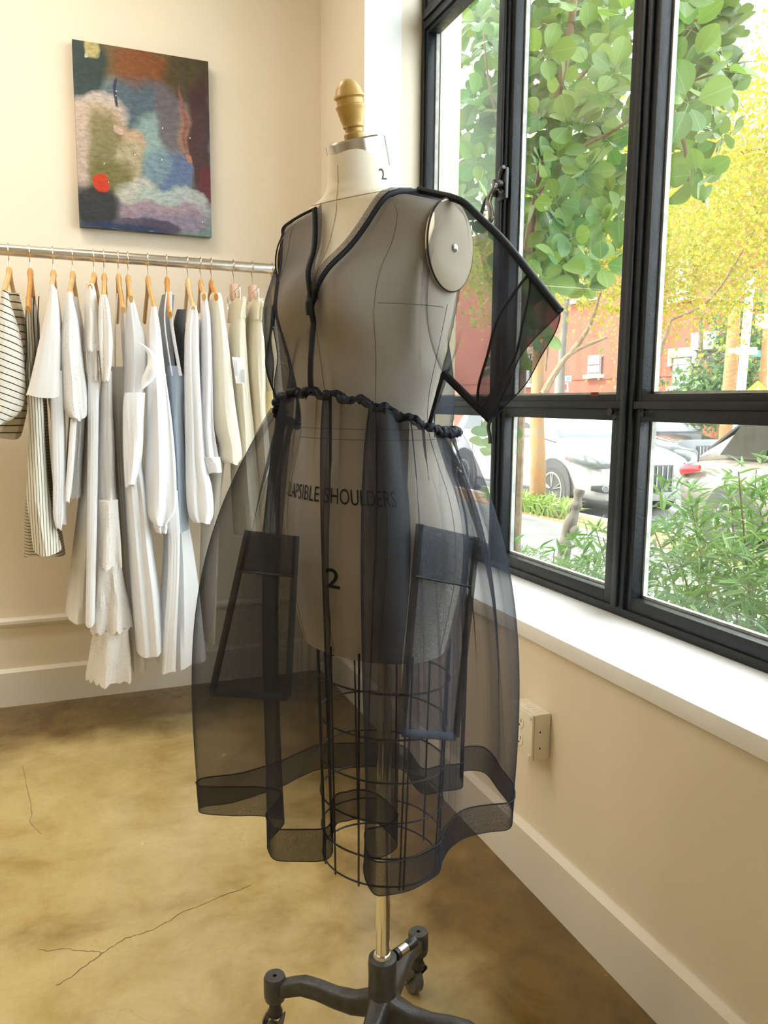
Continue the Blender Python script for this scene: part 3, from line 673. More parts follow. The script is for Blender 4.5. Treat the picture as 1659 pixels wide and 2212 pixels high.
for side in (1, -1):
    Fp = bod[(side, 1)]; Bp = bod[(side, -1)]
    nk = [Fp[NB][i] for i in range(k40+1)]; inner = []
    for i, p in enumerate(nk):
        s, t, z = to_l(p); inner.append(L(s - side*.013, max(t, front_t(s-side*.013, z+.006, .004))+.002, z+.008))
    obj('neck_facing', G().grid([nk, inner]), m_band, dress)
    obj('neck_binding', G().tube([p + FF*.003 for p in nk], .0042, 8, flat=(1, .8)), m_bind, dress)
    bn = [Bp[NB][i] for i in range(k40+1)]; obj('neck_binding', G().tube(bn, .0036, 8), m_bind, dress)
    shl = [Fp[NB][i] + np.array([0,0,.003]) for i in range(k40, NA+1)]
    obj('shoulder_seam', G().tube(smooth_path(shl[::4], 5), .0068 if side > 0 else .0028, 10, flat=(1, .75)), m_bind, dress)
    und = [Fp[0][i] for i in range(int(.6*NA), NA+1)]; obj('underarm_seam', G().tube(und, .0058, 8), m_bind, dress)
    sds = [Fp[0][i] for i in range(int(.36*NA), int(.6*NA)+1)]; obj('side_seam', G().tube(sds, .0045, 8, flat=(1,.6)), m_bind, dress)
    for face in (1, -1):
        Q_ = bod[(side, face)]; i1 = int(NA*.91)
        bandg = G().grid([[Q_[j][i] + (np.asarray(Q_[j][i])-L(side*.25,.05,1.28))*.012 for i in range(i1, NA+1)] for j in range(NB+1)])
        sb_ = obj('sleeve_hem', bandg, m_band, dress)
        obj('hem_stitching', G().tube([Q_[j][i1] for j in range(NB+1)], .0018, 6), m_bind, sb_)
        obj('hem_edge', G().tube([Q_[j][NA] for j in range(NB+1)], .0008, 5), m_bind, sb_)
cf = [bod[(1,1)][j][0] + FF*.002 for j in range(NB+1)]
cfp = [p + SS*.004*math.sin(j/NB*PI*1.3) for j, p in enumerate(cf)]
obj('front_seam', G().tube(cfp, .0045, 8, flat=(1, .5)), m_bind, dress)
obj('front_tack', G().tube(smooth_path([cf[-1]+np.array([0,0,.006])+FF*.003, cf[-1]+FF*.006, cf[-1]-np.array([0,0,.014])+FF*.004]), .006, 8), m_bind, dress)

# ---- patch pockets laid on the skirt
def pocket(c, flap, label):
    """c: four photo corners top-left, top-right, bottom-right, bottom-left on the skirt's outer face"""
    nu, nv = 18, 40; P_ = [[None]*(nu+1) for _ in range(nv+1)]; D = np.full((nv+1, nu+1), np.nan)
    for j in range(nv+1):
        for i in range(nu+1):
            u, v = i/nu, j/nv; x = (c[0][0]*(1-u)+c[1][0]*u)*(1-v) + (c[3][0]*(1-u)+c[2][0]*u)*v; y = (c[0][1]*(1-u)+c[1][1]*u)*(1-v) + (c[3][1]*(1-u)+c[2][1]*u)*v
            h = first_hit(x, y); P_[j][i] = (x, y)
            if h is not None: D[j, i] = np.linalg.norm(h-CAM)
    D = np.where(np.isnan(D), np.nanmedian(D), D); M = D.copy()
    for _ in range(3):
        Mp = np.pad(M, 1, mode='edge'); M = np.minimum.reduce([M, Mp[:-2,1:-1], Mp[2:,1:-1], Mp[1:-1,:-2], Mp[1:-1,2:]])
    for _ in range(40):
        Mp = np.pad(M, 1, mode='edge'); M = .25*(Mp[:-2,1:-1]+Mp[2:,1:-1]+Mp[1:-1,:-2]+Mp[1:-1,2:]); M = np.minimum(M, D)
    M = M - .006
    Q = [[CAM + nd(ray(*P_[j][i]))*M[j, i] for i in range(nu+1)] for j in range(nv+1)]
    pk = obj('patch_pocket', G().grid(Q), m_pocket, dress); pk['label'] = label
    back = lambda p: p + nd(CAM-p)*.003
    fl = int(nv*flap); obj('pocket_flap', G().grid([[back(Q[j][i]) for i in range(nu+1)] for j in range(fl+1)]), m_band, pk)
    lf = [back(Q[j][0]) for j in range(nv+1)]; rt = [back(Q[j][nu]) for j in range(nv+1)]; bt = [back(q) for q in Q[nv]]; md = [back(back(q)) for q in Q[fl]]
    wbnd = lambda pts, w: obj('pocket_edge', G().tube(pts, w, 8, flat=(1,.16), up=nd(CAM-pts[0])), m_bandd, pk)
    wbnd(lf, .0056); wbnd(rt, .0048); wbnd(bt, .0056)
    obj('pocket_stitching', G().tube(md, .0018, 6), m_bind, pk)
pocket([(907,1132),(1030,1160),(985,1592),(867,1583)], .25, 'tall sheer patch pocket on the window side')
pocket([(536,1146),(640,1158),(622,1506),(458,1496)], .26, 'sagging sheer patch pocket on the rack side')
# ================================================================== CLOTHES RAIL
YR, ZR = 2.995, 1.695
m_rail = mat('brushed_steel_rail', (.70,.66,.60), .26, 1)
rail = thing('clothes_rail', 'brushed steel clothes rail on brackets along the back wall below the painting', 'rail', (-.4, YR, ZR))
obj('bar', G().lathe([(.019, -1.5), (.019, 1.0436)], (0, YR, ZR), (1,0,0), 28), m_rail, rail)
for xb in (-1.35, .98):
    br = obj('bracket', G().tube([(xb, YR+.015, ZR), (xb, YB, ZR)], .010, 12), m_rail, rail)
    obj('flange', G().lathe([(.035, -.008), (.035, 0)], (xb, YB, ZR), (0,1,0), 20), m_rail, br)
m_woods = [mottled('hanger_wood_%s' % nm, c1, c2, 14, .38, .05) for nm, c1, c2 in
           (('honey', (.62,.36,.12), (.72,.46,.19)), ('orange', (.58,.25,.05), (.66,.32,.08)), ('pale', (.74,.52,.27), (.80,.60,.35)), ('pink', (.62,.40,.28), (.68,.46,.34)))]
m_hook = mat('hook_wire', (.75,.74,.72), .22, 1)
def hanger(hx, tip, kind, label, drop=.065, clip=False, half=.205):
    """tip: photo point where the near end of the shoulder lies, in front of the rail"""
    X = on_y(hx, 541, YR)[0]; zt = ZR-.019-drop+.02; e_ = on_y(*tip, YR-half)
    yaw = math.degrees(math.asin(max(-.5, min(.5, (e_[0]-X)/half)))); fall = max(.055, min(.15, zt-e_[2]))
    t = thing('clothes_hanger', label, 'hanger', (X, YR, zt-.1), 'hangers on the clothes rail')
    cy, sy = math.cos(math.radians(yaw)), math.sin(math.radians(yaw))
    def P(d, z, dx=0): return np.array([X + d*sy + dx, YR - d*cy, z])     # d towards the camera
    hk = [P(-.022*math.sin(q), ZR + .0225*math.cos(q)) for q in np.linspace(-2.3, PI*.95, 18)]
    hk = [np.array([X, YR + .0225*math.sin(q), ZR + .0225*math.cos(q)]) for q in np.linspace(-2.2, 2.2, 18)]
    hk = hk[::-1] if False else hk
    tail = [np.array([X, YR+.0225*math.sin(2.2)*.9, ZR+.0225*math.cos(2.2)-.004]), np.array([X, YR+.006, ZR-.026]), np.array([X, YR, ZR-.036]), np.array([X, YR, zt+.004])]
    obj('hook', G().tube(smooth_path(hk[::2]+tail, 4), .0018, 7), m_hook, t)
    m = m_woods[kind]
    if not clip:
        arc = [(sg_*half*q, zt-.004-(fall-.004)*w_) for sg_, q, w_ in ((-1,1,1),(-1,.8,.78),(-1,.5,.50),(-1,.25,.31),(-1,.12,.12),(1,0,0),(1,.12,.12),(1,.25,.31),(1,.5,.50),(1,.8,.78),(1,1,1))]
        pts = smooth_path([P(d, z) for d, z in arc], 4); nn = len(pts)
        hgt = [.013+.004*math.exp(-((k/(nn-1)-.5)/.08)**2) for k in range(nn)]
        obj('shoulder', G().tube(pts, hgt, 10, flat=(.56, 1)), m, t)
        obj('neck', G().lathe([(.007,-.02),(.0105,-.012),(.0095,.0),(.006,.006)], (X, YR, zt), (0,0,1), 12), m, t)
    else:
        obj('block', G().box(X-.011, X+.011, YR-.026, YR+.026, zt-.058, zt), m, t, bevel=.006)
        br = obj('wire_bar', G().tube(smooth_path([P(-.17, zt-.075), P(-.168, zt-.03), P(-.10, zt-.028), P(0, zt-.03), P(.10, zt-.028), P(.168, zt-.03), P(.17, zt-.075)], 5), .0018, 7), m_hook, t)
        for d in (-.15, .15, -.05, .05): obj('clip', G().tube([P(d, zt-.066), P(d+.004, zt-.055), P(d, zt-.038), P(d-.012, zt-.05)], .0022, 6), m_hook, t)
    return X, zt, P
HG = [(17.5,(9,634),0),(63,(61,668),1),(113,(112,622),0),(155,(150,640),0),(201,(195,622),0),(223,(224,645),0),(254,(266,670),0),(275,(283,646),0),(318,(334,670),0),(359,(367,680),1),(404,(418,668),2),(432,(441,642),0),(455,(467,642),1)]
HLAB = ['wooden hanger holding the striped balloon-sleeve blouse','orange wooden hanger holding the linen pinstripe sundress','wooden hanger holding the boxy white tee','wooden hanger holding the lace-sleeve blouse',
 'wooden hanger holding the broad eyelet-collar dress','wooden hanger holding the tiered eyelet dress','wooden hanger holding the thin-strapped white sundress','wooden hanger holding the flutter-sleeve white dress','wooden hanger holding the white bishop-sleeve dress',
 'orange wooden hanger holding the pale blue camisole dress','pale wooden hanger holding the white blouse with gathered cuff','wooden hanger holding the crinkled white shirt','wooden hanger holding the cream wide-sleeved dress']
for (hx, yw, kd), lb in zip(HG, HLAB): hanger(hx, yw, kd, lb)
hanger(503, (522,640), 3, 'pinkish wooden clip hanger holding the tagged cream trousers', clip=True)
hanger(544, (562,642), 3, 'pinkish wooden clip hanger holding the untagged cream trousers', clip=True)
hanger(587, (590,666), 2, 'pale wooden hanger holding the cream lace-trimmed top')

# ------------------------------------------------------------------ garments
def fabric(name, base, rough=.85, trans=.25, warm=None, wr=90):
    m = mat(name, base, rough, 0, .15); n = N(m); v = n.coord('Object')
    n.b.inputs['Sheen Weight'].default_value = .15
    n.bump(n.math('ADD', n.math('MULTIPLY', n.noise(n.mapping(v, (1,1,.25)), 16, 4, .6, .5), 1.0), n.math('MULTIPLY', n.noise(v, wr*6, 2), .06)), .38, .012)
    if trans:
        tl = n.new('ShaderNodeBsdfTranslucent'); tl.inputs[0].default_value = (*base, 1); mx = n.new('ShaderNodeMixShader'); mx.inputs[0].default_value = trans
        n.link(n.b.outputs[0], mx.inputs[1]); n.link(tl.outputs[0], mx.inputs[2]); n.link(mx.outputs[0], n.out.inputs[0])
    return m
m_white = fabric('white_cotton', (.92,.925,.95)); m_white2 = fabric('white_cotton_warm', (.92,.90,.885)); m_cream = fabric('cream_crepe', (.86,.80,.66)); m_ivory = fabric('ivory_knit', (.86,.82,.72))
m_crink = fabric('crinkled_white', (.92,.92,.95), wr=30); N(m_crink)
m_blue = fabric('pale_blue_linen', (.50,.58,.68)); m_floral = fabric('slate_floral', (.20,.22,.25))
def eyelet(name, base, sc):
    m = fabric(name, base); n = N(m); v = n.coord('Object'); vo = n.new('ShaderNodeTexVoronoi'); vo.inputs['Scale'].default_value = sc; vo.inputs['Randomness'].default_value = .35
    n.link(n.mapping(v, (1,1,1), (0,.6,0)), vo.inputs['Vector']); hole = n.ramp(vo.outputs['Distance'], [(.17, (1,1,1)), (.23, (0,0,0))])
    msk = n.ramp(n.noise(v, 13, 2), [(.47, (0,0,0)), (.52, (1,1,1))]); k = n.math('MULTIPLY', hole, msk)
    n.link(n.mix(n.math('MULTIPLY', k, .7), base, (.32,.26,.20)), n.b.inputs['Base Color']); return m
m_eye = eyelet('eyelet_cotton', (.93,.905,.88), 120); m_eye2 = eyelet('broderie_cotton', (.93,.92,.92), 140)
def striped(name, base, line, period, width, direction, warp=.012):
    m = fabric(name, base, trans=.15); n = N(m); v = n.coord('Object'); sp = n.new('ShaderNodeSeparateXYZ'); n.link(v, sp.inputs[0])
    src = {'z': sp.outputs[2], 'x': sp.outputs[0], 'd': n.math('ADD', sp.outputs[2], n.math('MULTIPLY', sp.outputs[0], .42))}[direction]
    src = n.math('ADD', src, n.math('MULTIPLY', n.noise(v, 7, 3), warp)); fr_ = n.math('FRACT', n.math('DIVIDE', src, period))
    k = n.math('LESS_THAN', fr_, width); n.link(n.mix(k, base, line), n.b.inputs['Base Color']); return m
m_str = striped('black_striped_rib', (.83,.80,.73), (.012,.012,.016), .0215, .16, 'd'); m_strb = striped('black_striped_rib_body', (.66,.60,.48), (.012,.012,.016), .024, .18, 'z')
m_pin = striped('olive_pinstripe_linen', (.80,.77,.67), (.16,.15,.11), .0085, .24, 'x', .004); m_pin2 = striped('olive_pinstripe_cross', (.55,.49,.37), (.10,.085,.05), .011, .28, 'z', .004)
m_dark = mat('dark_brown_trim', (.03,.018,.012), .6); m_lace = eyelet('yellowed_lace', (.85,.74,.45), 120)

def drape(name, rows, parent, m, y0=2.80, dep=.16, fold=.006, nf=7, seed=0, scal=0, top_cap=True, K=44, close_bottom=False, lean=0):
    """hanging cloth tube; rows: (photo y, left x, right x) of its outline on the plane Y = y0"""
    r_ = np.random.default_rng(seed+3); ph = r_.uniform(0, 6.28, 4)
    pts = []
    for (py, xl, xr) in rows:
        a = on_y(xl, py, y0); b = on_y(xr, py, y0); pts.append((a[0], b[0], (a[2]+b[2])/2))
    pts = np.array(pts); ts = np.arange(len(pts)); tt = np.linspace(0, len(pts)-1, max(26, 5*len(pts)))
    def crom(k):
        out = []
        for t in tt:
            i = min(int(t), len(pts)-2); u = t-i; p0, p1, p2, p3 = pts[max(i-1,0),k], pts[i,k], pts[i+1,k], pts[min(i+2,len(pts)-1),k]
            out.append(.5*((2*p1)+(-p0+p2)*u+(2*p0-5*p1+4*p2-p3)*u*u+(-p0+3*p1-3*p2+p3)*u**3))
        return np.array(out)
    xl_, xr_, zz = crom(0), crom(1), crom(2); rings = []
    M = len(tt)
    for i in range(M):
        v = i/(M-1); xc, hw = (xl_[i]+xr_[i])/2, max((xr_[i]-xl_[i])/2, .002); hd = dep/2*min(1, .25+2.2*v) ; yc = y0 + hd
        ring = []
        for k in range(K):
            th = k*2*PI/K; cth, sth = math.cos(th), math.sin(th)
            x = xc + hw*math.copysign(abs(cth)**.8, cth); y = yc + hd*math.copysign(abs(sth)**.8, sth) + lean*v
            am = fold*(.08+1.05*v); y += fold*.27*min(1, v*3)*math.sin(13*(x-xc)/max(hw,.012)+2.2*math.sin(v*4.5+ph[1])+ph[2])*(1 if sth < .2 else .4)
            y += am*1.5*math.sin(nf*(x-xc)/max(hw,.01)*.75+ph[0]+v*1.2) * (1 if sth < .2 else .6)
            x += am*.4*math.sin(round(nf*.5)*th+ph[1]+v*1.5)
            z = zz[i]
            if scal and i > M-3: z -= scal*abs(math.sin(th*7+ph[2]))*(i-(M-3))/2
            if not scal and i == M-1: z += .006*math.sin(th*2+ph[3])
            ring.append((x, y, z))
        rings.append(ring)
    return obj(name, G().loft(rings, True, top_cap, close_bottom), m, parent)
def garment(name, label, cat, hx, z0, group='white and cream clothes on the rail'):
    X = on_y(hx, 541, YR)[0]; return thing(name, label, cat, (X, YR-.1, z0), group)

t = garment('blouse', 'cropped black-and-white striped blouse with balloon sleeves on the rail', 'blouse', 17.5, 1.0)
drape('body', [(632,16,40),(660,14,47),(700,6,55),(800,0,58),(880,-10,58),(920,-22,51),(946,-30,44)], t, m_strb, 2.96, .18, .006, 5, 1)
s_ = drape('sleeve', [(628,2,17),(645,0,20),(660,-3,24),(695,-14,35),(740,-24,46),(800,-30,52),(850,-28,53),(880,-22,48),(902,-16,30),(914,-12,10)], t, m_str, 2.78, .14, .004, 4, 2)
t = garment('sundress', 'olive pinstriped linen sundress with dark brown straps on the rail', 'dress', 63, .55)
drape('bodice', [(642,54,70),(665,53,78),(700,54,84),(760,55,80),(812,53,72),(850,58,92)], t, m_pin, 2.86, .2, .004, 4, 3)
drape('skirt', [(845,58,92),(900,60,95),(960,60,97),(1020,57,101),(1080,55,107),(1140,62,118),(1197,69,133)], t, m_pin, 2.80, .13, .006, 5, 4)
drape('skirt_back', [(850,72,100),(1000,66,108),(1080,52,116),(1140,48,128),(1206,47,139)], t, m_pin2, 2.94, .2, .008, 5, 5)
for xa, xb in ((56, 58), (72, 76), (82, 86)):
    P_ = [on_y(xa+2, 640, 2.845), on_y(xa, 690, 2.845), on_y(xb, 760, 2.85), on_y(xb-6, 812, 2.852)]; obj('strap', G().tube(smooth_path(P_), .005, 6, flat=(1,.35)), m_dark, t)
t = garment('tee', 'boxy plain white short-sleeved tee next to the pinstriped sundress', 'shirt', 113, .6)
drape('body', [(622,104,124),(700,102,134),(845,101,136),(900,108,140),(1000,112,141),(1100,115,142),(1136,116,143)], t, m_white2, 2.84, .3, .008, 6, 6)
drape('sleeve', [(614,107,117),(640,104,125),(700,92,130),(750,80,131),(800,69,130),(836,60,130),(856,54,128)], t, m_white2, 2.77, .10, .003, 3, 7)
drape('front_hem', [(800,108,134),(900,110,138),(1040,114,139),(1110,115,138),(1143,121,134)], t, m_white, 2.80, .05, .003, 3, 8)
t = garment('lace_blouse', 'white blouse with lace-trimmed puff sleeve hanging beside the tee', 'blouse', 155, .7)
drape('body', [(640,146,168),(700,140,182),(800,150,190),(900,150,188),(1000,144,182),(1072,142,180)], t, m_eye2, 2.86, .3, .006, 6, 9, scal=.012)
drape('sleeve', [(630,144,156),(650,140,160),(690,135,170),(740,130,177),(790,132,182),(840,134,189),(875,136,190),(898,146,188),(906,162,180)], t, m_eye2, 2.78, .13, .006, 6, 10)
drape('tie', [(905,152,166),(980,147,162),(1050,142,156),(1086,142,150)], t, m_white2, 2.80, .03, .002, 3, 11)
t = garment('eyelet_dress', 'long white dress with a broad eyelet ruffle collar and plain skirt', 'dress', 201, .4)
drape('skirt', [(800,190,216),(900,187,214),(1000,180,213),(1100,171,213),(1200,159,211),(1300,147,209),(1346,142,206)], t, m_white2, 2.88, .26, .010, 7, 12)
drape('front_fold', [(748,190,212),(850,190,214),(950,190,213),(1100,188,211),(1250,186,208),(1352,184,206)], t, m_white, 2.81, .05, .003, 2, 13)
drape('collar', [(612,186,203),(640,183,210),(680,185,213),(720,184,215),(752,182,219)], t, m_eye, 2.79, .12, .007, 6, 14, scal=.014)
drape('armhole_ruffle', [(742,188,216),(770,190,214),(800,194,214),(818,199,212)], t, m_eye, 2.80, .09, .006, 5, 15, scal=.01)
t = garment('tiered_dress', 'floor-length white eyelet dress with three scalloped tiers', 'dress', 223, .12)
drape('bodice', [(800,221,243),(870,216,246),(950,214,251),(1040,213,253),(1090,214,256)], t, m_white2, 2.83, .2, .006, 6, 16)
drape('shoulder_ruffle', [(636,217,231),(660,214,237),(700,212,242),(742,213,245),(790,217,242),(818,220,236)], t, m_eye, 2.77, .1, .007, 6, 17, scal=.012)
drape('tier', [(1365,203,278),(1420,197,286),(1474,189,291)], t, m_eye, 2.84, .2, .012, 8, 18, scal=.016)
drape('tier', [(1222,210,262),(1300,203,278),(1362,196,289)], t, m_eye, 2.825, .2, .011, 8, 19, scal=.016)
drape('tier', [(1082,214,256),(1150,211,263),(1222,206,269)], t, m_eye, 2.81, .2, .010, 8, 20, scal=.016)
t = garment('strappy_dress', 'plain white sundress on thin straps between the eyelet and flutter-sleeve dresses', 'dress', 254, .2)
drape('skirt', [(792,240,274),(850,242,275),(950,246,276),(1100,256,284),(1250,268,304),(1380,280,316),(1452,286,319)], t, m_white2, 2.93, .2, .008, 6, 21)
for xa, xb, yy in ((254, 249, 2.90), (262, 270, 2.92)):
    P_ = [on_y(xa, 634, yy), on_y((xa+xb)/2-2, 700, yy), on_y(xb, 794, yy+.01)]; obj('strap', G().tube(smooth_path(P_), .0085, 6, flat=(1,.3)), m_white2, t)
t = garment('flutter_dress', 'long white dress with a curling flutter cap sleeve', 'dress', 275, .3)
drape('body', [(638,278,288),(660,276,296),(690,275,306),(730,274,320),(800,273,322),(850,271,318),(900,269,314),(950,268,311),(1000,270,312),(1040,273,318),(1100,277,326),(1200,284,336),(1300,291,350),(1418,301,358)], t, m_white, 2.80, .22, .008, 6, 22)
drape('lower_sleeve', [(848,271,314),(870,268,314),(920,268,312),(970,269,310),(1010,271,304),(1050,274,291)], t, m_white, 2.765, .08, .006, 6, 23)
fl_ = []
for k in range(25):
    q = k/24; xa = 298+46*math.sin(q*PI)**.8*(1-.15*q) + 8*q; ya = 738+104*q
    xb = 303+12*math.sin(q*PI*1.5+.3) + 16*q; yb = 744+96*q
    fl_.append([on_y(lerp(xb, xa, w), lerp(yb, ya, w), 2.765-.035*math.sin(w*PI*.9)+.012*math.sin(q*9)) for w in np.linspace(0, 1, 9)])
obj('flutter', G().grid(fl_), m_white, t)
t = garment('bishop_dress', 'white dress with a full bishop sleeve gathered at the wrist', 'dress', 318, .15)
drape('skirt', [(900,356,384),(1000,360,396),(1100,362,408),(1200,362,424),(1300,354,437),(1380,349,445),(1440,346,451)], t, m_white, 2.86, .26, .012, 8, 24)
drape('sleeve', [(662,329,339),(690,326,345),(720,325,350),(800,322,360),(900,320,374),(1000,318,383),(1060,316,385),(1100,316,384),(1122,322,374),(1136,334,362)], t, m_white, 2.775, .10, .007, 7, 25)
drape('cuff_ruffle', [(1130,336,362),(1140,334,364),(1150,340,362)], t, m_white, 2.785, .07, .006, 8, 26, scal=.006)
drape('front_panel', [(1060,352,384),(1150,364,390),(1250,364,388),(1350,358,384),(1455,352,381)], t, m_white, 2.80, .05, .004, 3, 27)
t = garment('camisole_dress', 'pale blue linen camisole dress with tie straps', 'dress', 359, .5)
drape('skirt', [(790,364,388),(826,364,405),(880,366,402),(950,370,404),(1050,376,408),(1150,380,412)], t, m_blue, 2.83, .2, .006, 5, 28)
drape('bodice', [(636,352,378),(680,349,378),(740,350,379),(800,358,384)], t, fabric('slate_linen', (.36,.40,.44)), 2.92, .2, .004, 4, 29)
for xa, xm, xb in ((360, 356, 372), (368, 371, 390)):
    P_ = [on_y(xa, 630, 2.80), on_y(xm, 700, 2.80), on_y(xb, 812, 2.815)]; obj('strap', G().tube(smooth_path(P_), .006, 6, flat=(1,.3)), m_white, t)
t = garment('floral_top', 'dark slate floral top showing behind the white blouse sleeve', 'blouse', 398, 1.1)
drape('body', [(668,384,404),(700,380,404),(760,378,404),(830,384,406)], t, m_floral, 3.02, .14, .005, 5, 30)
t = garment('peasant_blouse', 'white peasant blouse whose long sleeve gathers into a soft cuff', 'blouse', 404, .7)
drape('body', [(690,408,436),(800,408,440),(1000,412,445)], t, m_white2, 2.9, .24, .006, 5, 31)
drape('sleeve', [(660,414,425),(680,408,430),(720,403,432),(800,402,435),(900,404,441),(1000,405,449),(1050,406,461),(1090,408,466),(1118,414,465),(1131,424,458)], t, m_white, 2.79, .10, .006, 7, 32)
t = garment('crinkle_shirt', 'crinkled white shirt with a turned-back ruffled cuff', 'shirt', 432, .9)
drape('body', [(690,432,452),(800,434,458),(960,438,462)], t, m_crink, 2.92, .22, .006, 5, 33)
drape('sleeve', [(632,434,447),(660,436,452),(700,439,457),(800,440,461),(900,438,463),(940,437,467),(975,439,473),(992,441,476)], t, m_crink, 2.80, .09, .006, 9, 34)
drape('cuff', [(988,441,477),(1000,443,480),(1022,452,482)], t, m_white, 2.79, .08, .006, 4, 35)
t = garment('wide_sleeve_dress', 'cream knit dress with a wide folded sleeve end', 'dress', 455, .2)
drape('body', [(650,452,482),(750,452,492),(880,456,502),(1000,453,492),(1100,450,482),(1250,446,476),(1390,444,470)], t, m_ivory, 2.93, .22, .005, 4, 36)
drape('sleeve', [(632,458,478),(648,455,484),(680,461,489),(750,462,500),(850,464,511),(920,470,521),(962,481,527),(990,483,529),(1002,492,520)], t, m_ivory, 2.80, .10, .004, 4, 37)
t = garment('cream_trousers', 'cream wide-leg trousers with a printed white swing tag', 'trousers', 503, .55)
drape('leg', [(645,514,536),(692,507,535),(760,502,541),(850,508,549),(920,514,557),(1000,514,566),(1080,516,578),(1158,520,592)], t, m_cream, 2.84, .2, .007, 5, 38)
drape('waistband', [(640,514,536),(655,513,536),(688,508,535)], t, m_cream, 2.835, .21, .006, 9, 39)
tg = G(); c4 = [on_y(501, 771, 2.80), on_y(528, 773, 2.795), on_y(529, 829, 2.795), on_y(510, 828, 2.80)]
tg.add(c4 + [p+np.array([0,.0015,0]) for p in c4], [(0,1,2,3),(7,6,5,4),(0,4,5,1),(1,5,6,2),(2,6,7,3),(3,7,4,0)]); tgo = obj('swing_tag', tg, mat('tag_card', (.86,.86,.88), .6), t, smooth=False)
lg = G()
for k in range(9):
    x0 = 513+1.7*k if k > 3 else 505+1.9*k; ya, yb = (794, 826) if k > 3 else (775, 812)
    a = on_y(x0, ya+rng.uniform(0,6), 2.7935-.0003); b = on_y(x0+1, yb, 2.7935); w_ = np.array([.0011,0,0]); lg.add([a, a+w_, b+w_, b], [(0,1,2,3)])
obj('tag_print', lg, mat('grey_ink', (.35,.37,.42), .7), tgo, smooth=False)
t = garment('cream_trousers', 'cream wide-leg trousers without a tag', 'trousers', 544, .55)
drape('leg', [(648,551,574),(694,545,577),(780,541,582),(880,548,584),(1000,552,594),(1156,556,606)], t, m_cream, 2.84, .2, .006, 5, 40)
drape('waistband', [(643,552,574),(658,551,574),(692,546,577)], t, m_cream, 2.835, .21, .006, 9, 41)
t = garment('lace_trim_top', 'cream top with yellow lace trim beside the dress form', 'top', 587, .95)
drape('body', [(660,578,592),(720,580,606),(800,580,616),(850,576,622)], t, m_cream, 2.85, .2, .005, 5, 42)
drape('lace_hem', [(845,575,622),(870,570,624),(888,566,626)], t, m_lace, 2.845, .2, .006, 8, 43, scal=.008)
# ================================================================== OUTSIDE
m_walk = mottled('sidewalk_concrete', (.14,.135,.125), (.18,.172,.16), 3, .9, .1, bscale=60); m_road = mottled('asphalt', (.16,.16,.165), (.22,.22,.22), 6, .9, .1, bscale=90)
m_mulch = mottled('bark_mulch', (.20,.105,.04), (.30,.18,.085), 22, .95, .5, bscale=60); m_soil = mottled('dry_soil', (.22,.18,.135), (.29,.25,.20), 8, .95, .3, bscale=40)
ZS, ZRD = -.22, -.34
struct('sidewalk', G().box(2.55, 5.55, -12, 45, ZS-.1, ZS), m_walk, smooth=False)
struct('planting_bed', G().box(1.37, 2.55, -12, 45, ZS-.1, ZS+.03), m_soil, smooth=False)
struct('mulch_strip', G().box(5.55, 6.1, -12, 45, ZS-.1, ZS+.02), m_mulch, smooth=False)
struct('kerb', G().box(6.1, 6.25, -12, 45, ZRD-.1, ZS+.015), mottled('kerb_concrete', (.42,.38,.32), (.5,.45,.39), 5, .85, .1), smooth=False)
struct('street', G().box(6.25, 13.5, -12, 60, ZRD-.1, ZRD), m_road, smooth=False)
struct('sidewalk_far', G().box(13.5, 60, -12, 70, ZRD-.1, ZS), m_walk, smooth=False)
struct('wall_exterior_pier', G().box(1.37, 1.555, 3.08, 3.75, ZS, 5.6), bpy.data.materials['stucco'], smooth=False)

# ---- leaves
def leafmat(name, c1, c2, tr=.45, rough=.45):
    m = mat(name, c1, rough, 0, .4); n = N(m); oi = n.new('ShaderNodeObjectInfo'); ge = n.new('ShaderNodeNewGeometry')
    rnd = n.math('FRACT', n.math('ADD', oi.outputs['Random'], ge.outputs['Random Per Island']))
    c = n.mix(rnd, c1, c2); n.link(c, n.b.inputs['Base Color'])
    tl = n.new('ShaderNodeBsdfTranslucent'); n.link(n.mix(1.0, c, (1.0,1.0,.62), 'MULTIPLY'), tl.inputs[0])
    mx = n.new('ShaderNodeMixShader'); mx.inputs[0].default_value = tr; n.link(n.b.outputs[0], mx.inputs[1]); n.link(tl.outputs[0], mx.inputs[2]); n.link(mx.outputs[0], n.out.inputs[0]); return m
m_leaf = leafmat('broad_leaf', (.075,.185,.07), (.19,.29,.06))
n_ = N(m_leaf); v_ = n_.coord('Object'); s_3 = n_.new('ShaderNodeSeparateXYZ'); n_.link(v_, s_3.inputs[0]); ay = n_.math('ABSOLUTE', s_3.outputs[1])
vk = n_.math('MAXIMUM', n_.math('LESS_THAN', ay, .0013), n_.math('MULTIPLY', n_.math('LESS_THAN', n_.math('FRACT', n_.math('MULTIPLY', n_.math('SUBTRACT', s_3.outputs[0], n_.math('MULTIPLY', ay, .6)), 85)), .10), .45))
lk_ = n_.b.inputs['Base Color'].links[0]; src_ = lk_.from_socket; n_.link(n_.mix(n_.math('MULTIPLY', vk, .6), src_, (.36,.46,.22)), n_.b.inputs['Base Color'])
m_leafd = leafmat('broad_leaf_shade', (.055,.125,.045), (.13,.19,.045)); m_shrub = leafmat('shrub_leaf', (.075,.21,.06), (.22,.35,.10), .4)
m_yel = leafmat('autumn_leaf', (.22,.25,.025), (.33,.25,.03), .5); m_grn = leafmat('street_leaf', (.15,.22,.022), (.28,.26,.035), .5); m_hedge = leafmat('dark_leaf', (.06,.14,.05), (.12,.20,.07), .3)
m_grass = leafmat('grass_blade', (.14,.26,.05), (.28,.34,.12), .35)
